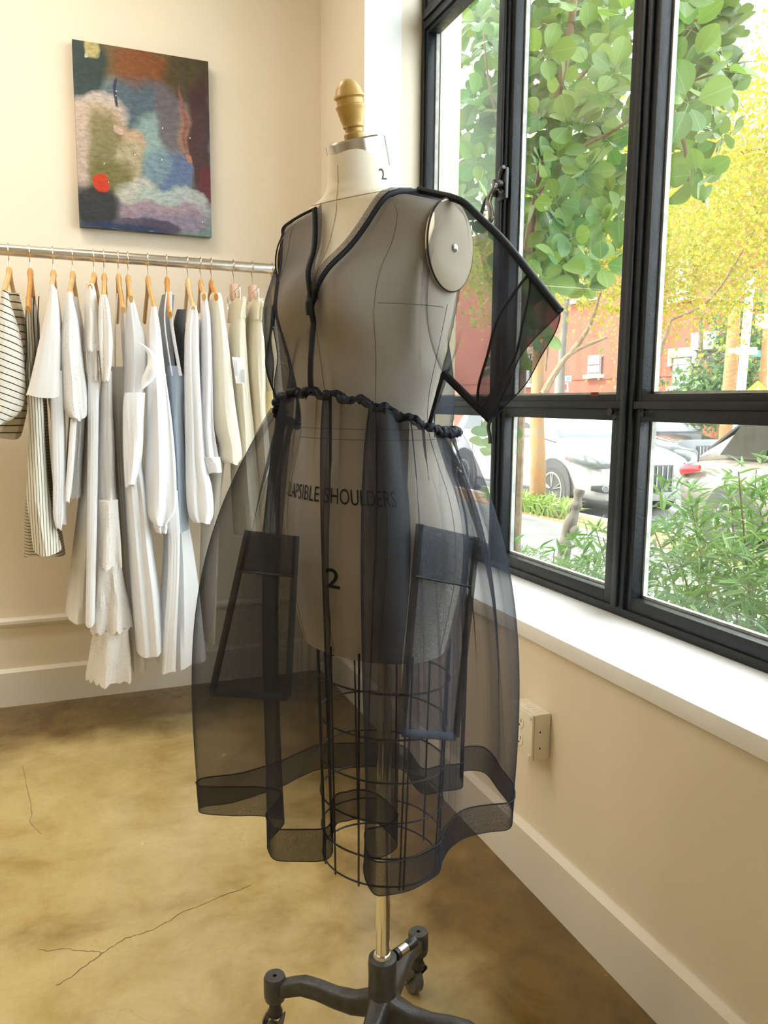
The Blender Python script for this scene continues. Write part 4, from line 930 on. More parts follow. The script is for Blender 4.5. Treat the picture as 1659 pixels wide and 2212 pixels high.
m_bark = mottled('brown_bark', (.13,.085,.05), (.22,.155,.10), 30, .9, .5, bscale=60); m_barko = mottled('flaking_orange_bark', (.27,.125,.035), (.20,.14,.085), 9, .85, .6, bscale=35); m_grey = mottled('grey_bark', (.085,.075,.064), (.13,.118,.10), 25, .9, .5)
def leaf_geo(length, width, cup=.15, tip=.3, obov=.6, seg=6, stem=.22):
    """flat-ish leaf along +X, base at the origin, with a short stem; two sides folded along the midrib"""
    P = []; g = G()
    rows = [(.0, .04)]
    for k in range(1, seg+1):
        q = k/seg; w = math.sin(PI*min(q,.985)**(1.2 if obov > .5 else .85))**(.55 if obov > .5 else .8); rows.append((q, max(w, .03)))
    for q, w in rows:
        x = length*(stem + (1-stem)*q); zc = -.12*length*q*q
        P.append([(x, -width/2*w, zc+cup*width*w*.5), (x, 0, zc), (x, width/2*w, zc+cup*width*w*.5)])
    g.grid(P); g.tube([(0,0,0), (length*stem, 0, -.002), (length*.6, 0, -.12*length*.36-.001)], [.012*length, .010*length, .005*length], 4)
    return g
def basis(d, up, roll):
    d = nd(np.asarray(d, float)); u = np.cross(up, d); u = nd(u) if np.linalg.norm(u) > 1e-3 else np.array([1.,0,0]); w = np.cross(d, u)
    c, s = math.cos(roll), math.sin(roll); return d, u*c+w*s, w*c-u*s
def leaf_me(name, g, m):
    me = bpy.data.meshes.new(name); me.from_pydata(g.v, [], g.f); me.materials.append(m)
    for p in me.polygons: p.use_smooth = True
    return me
class Leaves:
    """the first `cap` leaves become parts of their own that share mesh data, the rest one joined part"""
    def __init__(self, parent, meshes, geo, m, cap=300, name='leaf'): self.p, self.me, self.g, self.m, self.cap, self.n, self.rest, self.name = parent, meshes, geo, m, cap, 0, G(), name
    def put(self, pos, d, up, roll, sc, part=True):
        dd, u, w = basis(d, up, roll)
        if part and self.n < self.cap:
            o = bpy.data.objects.new(self.name, self.me[self.n % len(self.me)]); col.objects.link(o); o.parent = self.p; b = self.p.location
            M = Matrix([[dd[0]*sc, u[0]*sc, w[0]*sc, pos[0]-b.x], [dd[1]*sc, u[1]*sc, w[1]*sc, pos[1]-b.y], [dd[2]*sc, u[2]*sc, w[2]*sc, pos[2]-b.z], [0,0,0,1]])
            o.matrix_local = M; self.n += 1
        else: self.rest.add([pos + sc*(q[0]*dd + q[1]*u + q[2]*w) for q in self.g.v], self.g.f)
    def done(self, nm='foliage', m=None):
        if self.rest.v: o = obj(nm, self.rest, m or self.m, self.p, smooth=False); o['kind'] = 'stuff'; return o
rl = np.random.default_rng(5)
# ---- big-leaved tree right outside the window
tb = at(1105, 1330, 3.75); tb[2] = ZS+.03
tree = thing('broad_leaved_tree', 'big round-leaved green tree filling the upper window panes', 'tree', tb)
bgo = leaf_geo(.115, .078, seg=8); bme = [leaf_me('leaf', leaf_geo(.115*a, .078*b, c, seg=8), m_leaf) for a, b, c in ((1,1,.1),(1.1,.9,.3),(.9,1.1,-.15),(1.05,1,.45))]
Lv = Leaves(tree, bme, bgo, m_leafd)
def branch(pts, r0, r1, name='branch', m=None, par=tree):
    P_ = smooth_path(pts, 5); return obj(name, G().tube(P_, list(np.linspace(r0, r1, len(P_))), 8), m or m_bark, par)
branch([tb, at(1122,900,3.8), at(1132,620,3.8), at(1160,420,3.7), at(1200,240,3.6), at(1226,100,3.5), at(1245,-60,3.4), at(1250,-300,3.4)], .030, .012, 'trunk')
for pts in ([at(1135,600,3.8), at(1200,540,3.7), at(1280,470,3.5)], [at(1132,560,3.85), at(1110,400,3.9), at(1060,200,3.9), at(1040,30,3.9)], [at(1160,420,3.7), at(1240,330,3.4), at(1330,280,3.1), at(1440,200,2.8), at(1540,160,2.6)],
            [at(1200,240,3.6), at(1300,120,3.2), at(1460,60,2.8), at(1560,20,2.7)], [at(1140,640,3.9), at(1120,480,4.0), at(1150,330,4.0)], [at(1190,300,3.7), at(1150,180,3.8), at(1110,60,3.9)], [at(1128,700,3.8), at(1180,720,3.6), at(1180,800,3.5)],
            [at(1120,930,3.8), at(1100,960,3.5), at(1085,1000,3.4)], [at(1440,200,2.8), at(1480,320,2.7), at(1490,420,2.7)]): branch(pts, .010, .004)
def whorl(c, n_, sc, part, ax=None):
    ax = nd(np.array([-.45,-.65,.35]) + rl.normal(0,.45,3)) if ax is None else ax
    u = nd(np.cross(ax, (0,0,1.))); w = np.cross(ax, u); a0 = rl.uniform(0, 6.28)
    for k in range(n_):
        a = a0 + k*2*PI/n_ + rl.normal(0,.25); d = nd(math.cos(a)*u + math.sin(a)*w + ax*rl.uniform(.1,.7)); Lv.put(c, d, ax, rl.normal(0,.35), sc*rl.uniform(.75,1.15), part)
# regions of the crown as seen through the panes: (x range, y range, depth range, whorls)
spots = []
for (x0,x1,y0,y1,d0,d1,nw) in ((1110,1350,-40,300,2.9,3.6,17),(1110,1350,300,480,2.9,3.5,10),(1150,1330,480,620,3.0,3.6,8),(992,1080,20,420,3.55,4.1,8),(1440,1590,-40,240,2.35,2.9,9),(1440,1560,240,430,2.4,2.9,5),(1080,1190,620,830,3.3,3.6,4),(1060,1110,900,1010,3.3,3.6,2)):
    for k in range(nw): spots.append(at(rl.uniform(x0,x1), y0+(y1-y0)*(k+rl.uniform(0,1))/nw, rl.uniform(d0,d1)))
for c in spots: whorl(c, 5, .95, True)
for (x0,x1,y0,y1,d0,d1,nw) in ((1090,1360,-60,560,3.5,4.8,190),(985,1100,-20,480,3.9,4.8,60),(1430,1580,-60,380,2.8,3.8,46),(1120,1280,520,620,3.6,4.4,16)):
    for k in range(nw): whorl(at(rl.uniform(x0,x1), rl.uniform(y0,y1), rl.uniform(d0,d1)), 5, 1.05, False)
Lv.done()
# ---- shrubs with narrow leaves
def shrub(label, cx, cy, rx, ry, top, nst, nextra, cap, seed):
    r_ = np.random.default_rng(seed); t = thing('narrow_leaved_shrub', label, 'shrub', (cx, cy, ZS+.03))
    ge = leaf_geo(.074, .0125, .3, obov=.3, stem=.06, seg=5); me = [leaf_me('leaf', leaf_geo(.074*a, .0125*b, .3, obov=.3, stem=.06, seg=5), m_shrub) for a, b in ((1,1),(1.15,.9),(.85,1.1))]
    Ls = Leaves(t, me, ge, m_shrub, cap); tips = []
    for k in range(nst):
        a = r_.uniform(0, 6.28); q = math.sqrt(r_.uniform(0,1)); x, y = cx+rx*q*math.cos(a), cy+ry*q*math.sin(a); zt = ZS + (top-ZS)*(1-.35*q*q)*r_.uniform(.78,1.02)
        b0 = np.array([cx+(x-cx)*.35, cy+(y-cy)*.45, ZS]); P_ = smooth_path([b0, (b0+np.array([x,y,zt]))/2+r_.normal(0,.03,3), np.array([x,y,zt])], 4)
        if k < 40: obj('stem', G().tube(P_, list(np.linspace(.006,.0025,len(P_))), 5), m_bark, t)
        nn = len(P_)
        for i in range(2, nn): tips.append((P_[i], nd(P_[i]-P_[i-1]), (x-cx)*0 + P_[i][2]))
    order = sorted(range(len(tips)), key=lambda i: np.linalg.norm(tips[i][0]-CAM) - .3*tips[i][2])
    for rank, i in enumerate(order):
        c, ax_, _ = tips[i]; u = nd(np.cross(ax_, (1.,.2,.1))); w = np.cross(ax_, u); n_ = 6; a0 = r_.uniform(0,6.28)
        for k in range(n_):
            a = a0 + k*2*PI/n_; d = nd(math.cos(a)*u+math.sin(a)*w + ax_*r_.uniform(.15,.9)); Ls.put(c + r_.normal(0,.012,3), d, ax_, r_.normal(0,.5), r_.uniform(.7,1.2), True)
    for k in range(nextra):
        a = r_.uniform(0,6.28); q = math.sqrt(r_.uniform(0,1)); zt = ZS + (top-ZS)*(1-.35*q*q)*r_.uniform(.15,1.0)
        Ls.put(np.array([cx+rx*q*math.cos(a), cy+ry*q*math.sin(a), zt]), r_.normal(0,1,3)+np.array([0,0,.5]), np.array([0,0,1.]), r_.normal(0,.8), r_.uniform(.7,1.2), False)
    Ls.done(); return t
shrub('dense green shrub with narrow leaves pressed against the lower right panes', 2.18, 1.75, .62, 1.15, 1.03, 330, 2500, 300, 21)
shrub('small pale green shrub behind the lower pane beside the dress sleeve', 1.95, 3.02, .32, .62, .60, 70, 300, 300, 22)
# ---- pruned grey branch
st = thing('pruned_branch', 'grey pruned branch stump standing in front of the white car', 'branch', (*on_z(1222, 1290, ZS)[:2], ZS))
dd0 = 4.0; P_ = [at(1205,1330,dd0), at(1218,1215,dd0), at(1222,1160,dd0), at(1240,1110,dd0), at(1246,1085,dd0), at(1252,1058,dd0)]; P_[0][2] = ZS
st.location = tuple(P_[0]); pst = smooth_path(P_, 5)
obj('stem', G().tube(pst, [.034+.005*math.sin(k*1.1) - .010*k/len(pst) for k in range(len(pst))], 10), m_grey, st)
obj('knot', G().lathe([(.004,-.03),(.028,-.015),(.034,0),(.024,.018),(.004,.026)], at(1240,1148,dd0-.02), (.8,-.5,-.3), 10), m_grey, st); obj('twig', G().tube([at(1232,1140,dd0), at(1228,1115,dd0), at(1238,1085,dd0)], .007, 6), m_grey, st)
# ---- street tree and its grass
def foliage_tree(name, label, base, trunk_pts, r0, crowns, m, nleaf, lsize, seed, mb, branches=()):
    r_ = np.random.default_rng(seed); t = thing(name, label, 'tree', base)
    P_ = smooth_path(trunk_pts, 6); obj('trunk', G().tube(P_, list(np.linspace(r0, r0*.45, len(P_))), 12), mb, t)
    for bp, br in branches: Q = smooth_path(bp, 6); obj('limb', G().tube(Q, list(np.linspace(br, br*.3, len(Q))), 8), m_bark, t)
    g = G(); tot_ = sum(c[6] for c in crowns)
    for (x, y, z, rx, ry, rz, wgt) in crowns:
        nc = int(26*max(1, rx)); cl = [np.array([x,y,z]) + r_.normal(0,.5,3)*np.array([rx,ry,rz]) for _ in range(nc)]
        for k in range(int(nleaf*wgt/tot_)):
            c = cl[r_.integers(nc)] + r_.normal(0,.32,3); d = nd(r_.normal(0,1,3)+np.array([0,0,-.4])); u = nd(np.cross(d, r_.normal(0,1,3))); l = lsize*r_.uniform(.6,1.3); w = l*.33
            mid = c+d*l*.5+np.cross(d,u)*l*.08
            g.add([c, mid+u*w, c+d*l, mid-u*w], [(0,1,2,3)])
    o = obj('foliage', g, m, t, smooth=False); o['kind'] = 'stuff'; return t
b1 = np.array([5.82, 9.0, ZS+.02])
foliage_tree('street_tree', 'street tree with flaking orange bark in front of the white car', b1, [b1, at(1162,1000,10.4), at(1160,900,10.4), at(1163,780,10.4), at(1172,600,10.3), at(1180,400,10)], .115,
             [(6.2,8.6,3.6,1.0,1.3,1.1,1.0),(5.9,10.4,3.6,1.0,1.3,1.1,.8)], m_grn, 5200, .085, 31, m_barko, [([at(1175,850,10.3), at(1200,805,10.2), at(1235,762,10.1), at(1312,728,9.9)], .055), ([at(1235,762,10.1), at(1275,700,10), at(1300,620,9.8)], .04)])
b2 = np.array([5.85, 3.4, ZS+.02])
foliage_tree('street_tree', 'yellowing street tree whose crown fills the right-hand pane', b2, [b2, b2+np.array([.05,.1,1.4]), b2+np.array([.1,.5,2.8]), np.array([6.3,5.0,4.2])], .10,
             [(6.5,6.3,3.6,1.0,1.0,1.0,1.0),(6.9,7.2,3.0,.9,.9,.75,.9),(6.6,5.3,3.3,.8,.8,1.0,.7),(7.6,8.8,3.2,1.2,1.1,.8,.9)], m_yel, 21000, .056, 32, m_bark,
             [([at(1400,840,9), at(1425,760,9), at(1450,690,9)], .05), ([at(1450,690,9), at(1540,640,8.6), at(1640,480,8)], .02), ([np.array([6.0,3.9,2.5]), np.array([6.4,5.2,3.0]), np.array([6.8,6.6,3.4])], .04)])
b3 = np.array([14.4, 21, ZS])
foliage_tree('street_tree', 'leafy tree standing in front of the brick house across the street', b3, [b3, b3+np.array([0,.2,2.5]), b3+np.array([.2,.2,6])], .16, [(14.4,20.5,6.6,2.6,3,1.9,1),(15.2,25,6.4,2.6,3.2,1.9,1),(14.5,16.4,6.6,2.0,2.2,1.9,.8)], m_grn, 11000, .17, 33, m_grey)
b4 = np.array([17, 18.0, ZS])
foliage_tree('hedge_tree', 'dark green hedge tree beside the brick house corner', b4, [b4, b4+np.array([0,0,1.5]), b4+np.array([0,.2,4])], .12, [(17,17.6,1.6,1.1,1.1,1.0,1),(17.6,16.4,3.2,1.2,1.2,1.3,1)], m_hedge, 5000, .16, 34, m_bark)
gt = thing('grass_clump', 'ornamental grass clump growing around the orange-barked tree', 'grass', (5.75, 8.85, ZS+.02)); gg = G()
for k in range(900):
    a = rl.uniform(0,6.28); q = math.sqrt(rl.uniform(0,1)); c = np.array([5.72+.20*q*math.cos(a), 9.1+1.0*q*math.sin(a), ZS+.02]); d = np.array([rl.normal(0,.5), rl.normal(0,.5), 1.]); l = rl.uniform(.22,.46); u = nd(np.cross(d,(rl.normal(),rl.normal(),.1)))*.012
    m1_, m2_ = c+nd(d)*l*.55, c+nd(d)*l*.8+np.array([d[0],d[1],-.6])*l*.25; gg.add([c-u, c+u, m1_+u, m1_-u, m2_], [(0,1,2,3),(3,2,4)])
o = obj('blades', gg, m_grass, gt, smooth=False); o['kind'] = 'stuff'

# ---- cars (heading towards -Y)
m_tyre = mat('tyre_rubber', (.03,.03,.03), .8); m_rim = mat('alloy', (.40,.39,.37), .35, .7); m_lamp = mat('lamp_glass', (.16,.18,.19), .15, .2); m_redl = mat('red_lamp', (.45,.006,.015), .3); m_cglass = mat('tinted_glass', (.015,.017,.017), .08, 0, .3); m_trim = mat('black_plastic', (.025,.027,.03), .55)
m_wglass = mat('windscreen', (.07,.15,.19), .15, 0, .25)
def car(label, x_near, y_front, width, length, paint, suv, glass, group=None):
    """x_near: side facing the shop; y_front: bumper (smallest Y)"""
    zb = ZRD; xc = x_near + width/2; hw = width/2; s_ = length/4.6; top = 1.63 if suv else 1.45; hood = 1.02 if suv else .93
    t = thing('car', label, 'car', (xc, y_front+length/2, zb))
    def sect(y, half, z0, z1, tum=.0, e=.35, n_=20):
        R_ = []
        for k in range(n_):
            q = k*2*PI/n_; c_, s2 = math.cos(q), math.sin(q); zz = (z0+z1)/2 + (z1-z0)/2*math.copysign(abs(s2)**e, s2); w = half*math.copysign(abs(c_)**e, c_)*(1-tum*max(s2,0)); R_.append((xc+w, y_front+y*s_, zb+zz))
        return R_
    low = [(0,.62,.32,.62),(.05,.78,.24,.72),(.18,.89,.22,.86),(.5,.96,.22,hood-.08),(1.0,1,.22,hood),(1.35,1,.20,hood+.04),(2.2,1,.20,hood+.05),(3.2,1,.20,hood+.08),(3.9,.98,.22,hood+.08),(4.3,.93,.26,hood+.04),(4.52,.85,.32,hood-.02),(4.6,.72,.38,hood-.15)]
    obj('body', G().loft([sect(y, hw*f_, z0, z1, .08) for y, f_, z0, z1 in low], True, True, True), paint, t)
    gh = [(1.15,.86,hood-.02,hood+.06),(1.55,.84,hood-.02,top-.22),(1.95,.80,hood-.02,top-.04),(2.5,.79,hood-.02,top),(3.3,.79,hood-.02,top-.02),(3.9 if not suv else 4.1,.78,hood-.02,top-.14),(4.35 if not suv else 4.45,.76,hood-.02,hood+.10)]
    obj('cabin', G().loft([sect(y, hw*f_, z0, z1, .16, .4) for y, f_, z0, z1 in gh], True, True, True), paint, t)
    # side glass, windscreen and rear glass as slightly proud panels
    def side_pane(y0, y1, yt0, yt1, nm='side_window'):
        g = G(); z0, z1 = zb+hood+.09, zb+top-.10
        xs0, xs1 = xc-hw*.80*1.0-.004, xc-hw*.80*.885-.010
        a = [(xs0-.03, y_front+y0*s_, z0), (xs0-.03, y_front+y1*s_, z0), (xs1-.012, y_front+yt1*s_, z1), (xs1-.012, y_front+yt0*s_, z1)]; g.add(a+[(p[0]+.03,p[1],p[2]) for p in a], [(0,1,2,3),(7,6,5,4),(0,4,5,1),(1,5,6,2),(2,6,7,3),(3,7,4,0)]); obj(nm, g, m_cglass, t, smooth=False)
    side_pane(1.55, 2.38, 1.95, 2.38); side_pane(2.46, 3.30, 2.46, 3.30); side_pane(3.38, 3.98, 3.38, 3.80)
    g = G(); z0, z1 = zb+hood+.06, zb+top-.10
    a = [(xc-hw*.74, y_front+1.16*s_-.02, z0), (xc+hw*.74, y_front+1.16*s_-.02, z0), (xc+hw*.66, y_front+1.84*s_-.02, z1), (xc-hw*.66, y_front+1.84*s_-.02, z1)]; g.add(a+[(p[0],p[1]+.03,p[2]-.01) for p in a], [(0,1,2,3),(7,6,5,4),(0,4,5,1),(1,5,6,2),(2,6,7,3),(3,7,4,0)]); obj('windscreen', g, glass, t, smooth=False)
    g = G(); a = [(xc-hw*.56, y_front+4.40*s_+.03, zb+hood+.12), (xc+hw*.56, y_front+4.40*s_+.03, zb+hood+.12), (xc+hw*.50, y_front+4.0*s_+.04, z1), (xc-hw*.50, y_front+4.0*s_+.04, z1)]; g.add(a+[(p[0],p[1]-.03,p[2]-.01) for p in a], [(0,1,2,3),(7,6,5,4),(0,4,5,1),(1,5,6,2),(2,6,7,3),(3,7,4,0)]); obj('rear_window', g, m_cglass, t, smooth=False)
    R = .345 if suv else .315
    for yy in (.92*s_, 3.62*s_):
        for sd in (-1, 1):
            xw = xc + sd*(hw-.11); c_ = np.array([xw, y_front+yy, zb+R])
            obj('wheel_arch', G().lathe([(R+.075, -.02), (R+.085, .012), (R*.6, .012)], c_ + np.array([sd*.106,0,.02]), (sd,0,0), 32), m_trim, t)
            w = obj('wheel', G().lathe([(R*.70,-.10),(R*.93,-.11),(R,-.07),(R,.10),(R*.94,.128),(R*.72,.126)], c_, (sd,0,0), 36), m_tyre, t)
            obj('rim', G().lathe([(R*.72,.10),(R*.72,.134),(R*.66,.134),(R*.63,.07),(R*.1,.06)], c_, (sd,0,0), 36, False, True), m_rim, w)
            for k in range(5):
                for dq in (-.12, .12):
                    q = k*2*PI/5 + .3; u_ = np.array([0, math.cos(q+dq), math.sin(q+dq)]); v_ = np.array([0, math.cos(q), math.sin(q)])
                    obj('spoke', G().tube([c_ + np.array([sd*.125,0,0]) + v_*R*.12, c_ + np.array([sd*.130,0,0]) + u_*R*.66], R*.055, 6, flat=(1,.5)), m_rim, w)
    for sd in (-1, 1):
        p = [(xc+sd*hw*.985, .62),(xc+sd*hw*.96,.22),(xc+sd*hw*.60,.07)]
        hp_ = [(xc+sd*hw*1.004, y_front+.62*s_, zb+hood-.17), (xc+sd*hw*.985, y_front+.30*s_, zb+hood-.20), (xc+sd*hw*.86, y_front+.07*s_, zb+hood-.26), (xc+sd*hw*.58, y_front-.02, zb+hood-.28)]
        obj('headlight', G().tube(smooth_path(hp_, 5), [.03+.055*math.sin(PI*min(1, .12+k/15)) for k in range(16)], 10, flat=(.5,1)), m_lamp, t)
        obj('marker', G().tube([np.array(hp_[0])+np.array([sd*.004,0,-.03]), np.array(hp_[0])*.6+np.array(hp_[1])*.4+np.array([sd*.006,0,-.05])], .03, 8, flat=(.4,1)), m_redl, t)
        fo = obj('fog_recess', G().tube([(xc+sd*hw*.93, y_front+.13*s_, zb+.44), (xc+sd*hw*.80, y_front+.01*s_, zb+.43), (xc+sd*hw*.58, y_front-.02, zb+.42)], [.035,.055,.05], 10, flat=(.35,1)), m_trim, t)
        obj('fog_light', G().lathe([(.035,-.03),(.048,.0),(.040,.008),(.02,.008)], (xc+sd*hw*.80, y_front-.03+.01*s_, zb+.44), (-sd*-.35,-1,0), 18), m_lamp, fo)
        obj('taillight', G().tube(smooth_path([(xc+sd*hw*.985, y_front+4.12*s_, zb+hood-.06), (xc+sd*hw*.95, y_front+4.40*s_, zb+hood-.10), (xc+sd*hw*.74, y_front+4.585*s_, zb+hood-.14)], 5), [.035+.05*k/10 for k in range(11)], 10, flat=(.55,1)), m_redl, t)
        obj('mirror', G().lathe([(.01,-.09),(.06,-.07),(.075,.0),(.06,.07),(.01,.09)], (xc+sd*(hw+.06), y_front+1.55*s_, zb+hood+.10), (sd,.1,0), 12), paint, t)
    gr = obj('grille', G().box(xc-hw*.42, xc+hw*.42, y_front-.012, y_front+.10, zb+.36, zb+.74), m_trim, t, bevel=.03)
    for k in range(9): xx = xc-hw*.38+k*hw*.095; obj('grille_bar', G().box(xx-.007, xx+.007, y_front-.022, y_front, zb+.38, zb+.72), m_rim, gr, smooth=False)
    obj('sill_trim', G().box(x_near-.004, x_near+.05, y_front+1.35*s_, y_front+3.15*s_, zb+.20, zb+.29), m_trim, t, bevel=.01)
    for yy in (2.42, 3.34): obj('door_gap', G().tube([(x_near-.002, y_front+yy*s_, zb+.30), (x_near-.001, y_front+yy*s_, zb+hood-.02)], .006, 5), m_trim, t)
    for yy in (2.15, 3.08): obj('door_handle', G().tube([(x_near-.012, y_front+yy*s_, zb+hood-.12), (x_near-.014, y_front+(yy+.2)*s_, zb+hood-.12)], .014, 8), paint, t)
    return t
p_white = mat('white_car_paint', (.34,.34,.335), .3, 0, .5, .6); p_taupe = mat('taupe_car_paint', (.13,.115,.10), .35, .1, .5, .3); p_black = mat('black_car_paint', (.02,.02,.022), .15, 0, .5, .6)
car('white SUV parked at the kerb behind the orange-barked tree', 6.42, 8.62, 1.88, 4.65, p_white, True, m_wglass)
car('taupe sedan parked at the kerb behind the dense shrub', 6.40, 2.62, 1.82, 4.6, p_taupe, False, m_wglass)
car('black car parked across the street beyond the taupe sedan', 11.4, 12.6, 1.8, 4.5, p_black, False, m_cglass)

# ---- brick house across the street
XB = 24.0
m_brick = mat('brick_wall', (.5,.16,.08), .9); n = N(m_brick); v = n.coord('Object'); br_ = n.new('ShaderNodeTexBrick'); br_.inputs['Scale'].default_value = 3.2; br_.inputs['Mortar Size'].default_value = .012
br_.inputs['Color1'].default_value = (.23,.050,.022,1); br_.inputs['Color2'].default_value = (.18,.036,.017,1); br_.inputs['Mortar'].default_value = (.19,.09,.06,1)
sp = n.new('ShaderNodeSeparateXYZ'); n.link(v, sp.inputs[0]); cb = n.new('ShaderNodeCombineXYZ'); n.link(sp.outputs[1], cb.inputs[0]); n.link(sp.outputs[2], cb.inputs[1]); n.link(cb.outputs[0], br_.inputs['Vector']); n.link(br_.outputs[0], n.b.inputs['Base Color'])
m_stone = mottled('cream_stone', (.36,.30,.19), (.31,.26,.17), 2, .85); m_frame = mat('brown_sash', (.09,.065,.06), .6); m_pane = mat('house_glass', (.42,.46,.42), .1); m_wtrim = mat('white_trim', (.85,.84,.80), .6)
house = thing('brick_house', 'red brick house across the street with stone lintels and a balcony', 'building', (XB+4, 32, ZS))
hc = on_x(1545, 800, XB)[1]
obj('wall', G().box(XB, XB+9, hc, 62, ZS, 11), m_brick, house, smooth=False)
for z in (1.05, 1.75, 2.45): obj('string_course', G().box(XB-.04, XB, hc, 62, z, z+.07), m_brick, house, smooth=False)
def hwin(px0, py0, px1, py1, lint, panes):
    a = on_x(px0, py0, XB); b = on_x(px1, py1, XB); y0, y1, z0, z1 = b[1], a[1], b[2], a[2]
    f = obj('window', G().box(XB-.10, XB+.04, y0, y1, z0, z1), m_frame, house, smooth=False)
    w_ = (y1-y0); hm = (z0+z1)/2
    for i in range(panes):
        for j in range(2): ya = y0+.09*w_+i*(.82*w_/panes); obj('pane', G().box(XB-.13, XB-.10, ya+.02, ya+.82*w_/panes-.02, hm+(z1-hm)*(.06+.45*j), hm+(z1-hm)*(.06+.45*j+.40)), m_pane, f, smooth=False)
    obj('pane', G().box(XB-.13, XB-.10, y0+.10*w_, y1-.10*w_, z0+.12, hm-.05), m_pane, f, smooth=False)
    obj('sill', G().box(XB-.22, XB, y0-.15, y1+.15, z0-.16, z0), m_wtrim, house, smooth=False)
    if lint:
        obj('lintel', G().box(XB-.16, XB, y0-.25, y1+.25, z1, z1+.38), m_stone, house, smooth=False)
        for ya in (y0-.25, y1+.02): obj('lintel_end', G().box(XB-.15, XB, ya, ya+.23, z1-.35, z1), m_stone, house, smooth=False)
hwin(1457, 773, 1497, 834, True, 4); hwin(1273, 768, 1301, 809, False, 2); hwin(1457, 560, 1497, 640, True, 4); hwin(1240, 560, 1290, 640, True, 4); hwin(1120, 768, 1150, 830, True, 2)
ba, bb_ = on_x(1497, 720, XB-1), on_x(1553, 742, XB-1)
bal = obj('balcony', G().box(XB-1.1, XB, bb_[1], ba[1], bb_[2]-.18, bb_[2]), m_stone, house, smooth=False)
obj('balcony_rail', G().box(XB-1.1, XB-1.02, bb_[1], ba[1], ba[2]-.06, ba[2]), m_wtrim, bal, smooth=False)
for k in range(13): yy = bb_[1]+(ba[1]-bb_[1])*(k+.5)/13; obj('baluster', G().box(XB-1.09, XB-1.04, yy-.035, yy+.035, bb_[2], ba[2]-.05), m_wtrim, bal, smooth=False)
for yy in (bb_[1]+.2, ba[1]-.2): obj('bracket', G().prism([(XB-1.0, bb_[2]-.18), (XB, bb_[2]-.18), (XB, bb_[2]-.9)], 'y', yy-.07, yy+.07), m_frame, bal, smooth=False)
obj('roof', G().box(XB-.3, XB+9, hc-.3, 62.3, 11, 11.4), m_frame, house, smooth=False)
# ---- poles and signs
m_pole2 = mottled('weathered_pole', (.21,.105,.035), (.27,.15,.065), 6, .85, .3); m_post = mat('white_post', (.85,.85,.84), .5); m_green = mat('sign_green', (.02,.42,.36), .5); m_signw = mat('sign_white', (.86,.86,.86), .5); m_yell = mat('sign_yellow', (.90,.72,.02), .5); m_cyan = mat('sign_blue', (.10,.55,.70), .5); m_sgrey = mat('sign_grey', (.35,.35,.36), .6); m_sred = mat('sign_red', (.7,.05,.04), .5)
def upole(px, py, d, r, h, label, m, name='utility_pole', cat='pole'):
    b = at(px, py, d); b[2] = ZS; t = thing(name, label, cat, b); obj('shaft', G().lathe([(r*1.1, 0), (r, h*.5), (r*.8, h)], b, (0,0,1), 16), m, t); obj('cap', G().lathe([(r*.85, h-.02), (r*.6, h+.05)], b, (0,0,1), 12), m, t); return t
upole(1577, 820, 18.2, .155, 3.6, 'thick orange-brown wooden utility pole right of the brick house', m_pole2)
upole(1650, 800, 18.0, .085, 5, 'slim wooden pole behind the white arrow sign', m_pole2)
def post(px0, py0, px1, py1, d, r, label, extra=None):
    a, b = at(px0, py0, d), at(px1, py1, d); b2 = b.copy(); t_ = (b[2]-ZS)/(a[2]-b[2]+1e-9); base_ = b + (b-a)*t_; t = thing('sign_post', label, 'sign', base_); obj('post', G().tube([base_, a], r, 10), m_post, t)
    if extra: extra(t)
    return t
def plate(t, name, px0, py0, px1, py1, d, m, th=.02):
    a, b = at(px0, py0, d), at(px1, py0, d); c = at(px1, py1, d); e = at(px0, py1, d); nn = nd(CAM-a)*th
    g = G(); P_ = [a,b,c,e]; g.add([p for p in P_]+[p-nn for p in P_], [(0,1,2,3),(7,6,5,4),(0,4,5,1),(1,5,6,2),(2,6,7,3),(3,7,4,0)]); return obj(name, g, m, t, smooth=False)
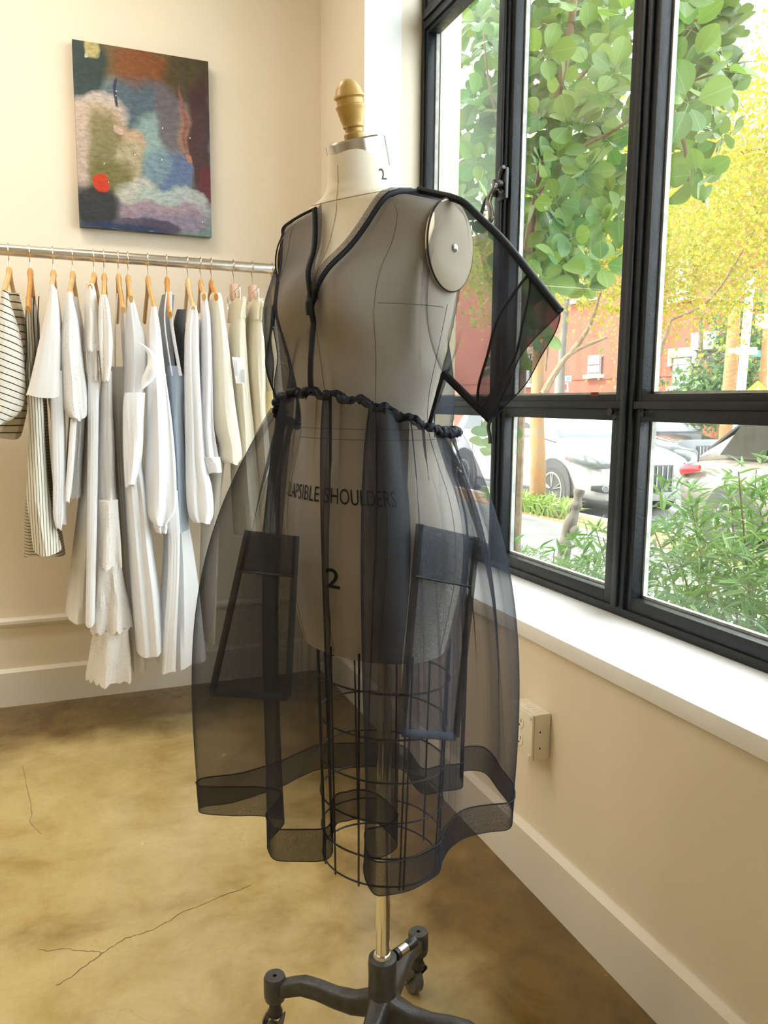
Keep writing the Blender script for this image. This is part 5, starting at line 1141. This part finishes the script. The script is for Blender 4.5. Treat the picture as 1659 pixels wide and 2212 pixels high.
def ex1(t):
    pl = plate(t, 'name_plate', 1590, 750, 1636, 766, 17.5, m_signw); plate(t, 'name_plate', 1626, 757, 1643, 770, 17.55, m_green); plate(t, 'name_plate', 1572, 752, 1592, 763, 17.6, m_stone)
post(1618, 600, 1596, 838, 17.65, .05, 'white sign post carrying white and green street name plates', ex1)
post(1627, 600, 1606, 838, 17.75, .05, 'plain white post standing beside the street name post')
def ex2(t):
    s2 = plate(t, 'arrow_plate', 1632, 678, 1690, 709, 17.0, m_signw); plate(s2, 'arrow', 1640, 694.5, 1658, 697.5, 16.97, m_sgrey)
    a, b, c = at(1653, 690, 16.97), at(1653, 702, 16.97), at(1664, 696, 16.97); g = G(); g.add([a,c,b]+[p-nd(CAM-a)*.02 for p in (a,c,b)], [(0,1,2),(5,4,3),(0,3,4,1),(1,4,5,2),(2,5,3,0)]); obj('arrow_head', g, m_sgrey, s2, smooth=False)
post(1664, 672, 1662, 838, 17.08, .04, 'white one-way sign with a grey arrow at the window edge', ex2)
def ex3(t):
    a = at(1637, 822, 17.2); r = .31; u = nd(np.cross(nd(CAM-a), (0,0,1.))); w = np.array([0,0,1.]); c = a - w*r; nn = nd(CAM-a)*.012
    Q = [c+w*r, c+u*r, c-w*r, c-u*r]; g = G(); g.add(Q+[p-nn for p in Q], [(0,1,2,3),(7,6,5,4),(0,4,5,1),(1,5,6,2),(2,6,7,3),(3,7,4,0)]); obj('diamond_plate', g, m_yell, t, smooth=False)
post(1637, 836, 1637, 880, 17.25, .04, 'yellow diamond warning sign peeking above the middle rail', ex3)
def ex4(t):
    plate(t, 'notice_plate', 1206, 812, 1234, 824, 25.0, m_signw); plate(t, 'blue_square', 1224, 814, 1233, 822, 24.95, m_cyan); bx_ = plate(t, 'meter_box', 1209, 826, 1228, 846, 25.0, m_sgrey, .2); plate(bx_, 'red_panel', 1215, 830, 1224, 842, 24.95, m_sred)
post(1204, 800, 1202, 846, 25.1, .06, 'white parking sign with a blue square and grey meter box', ex4)
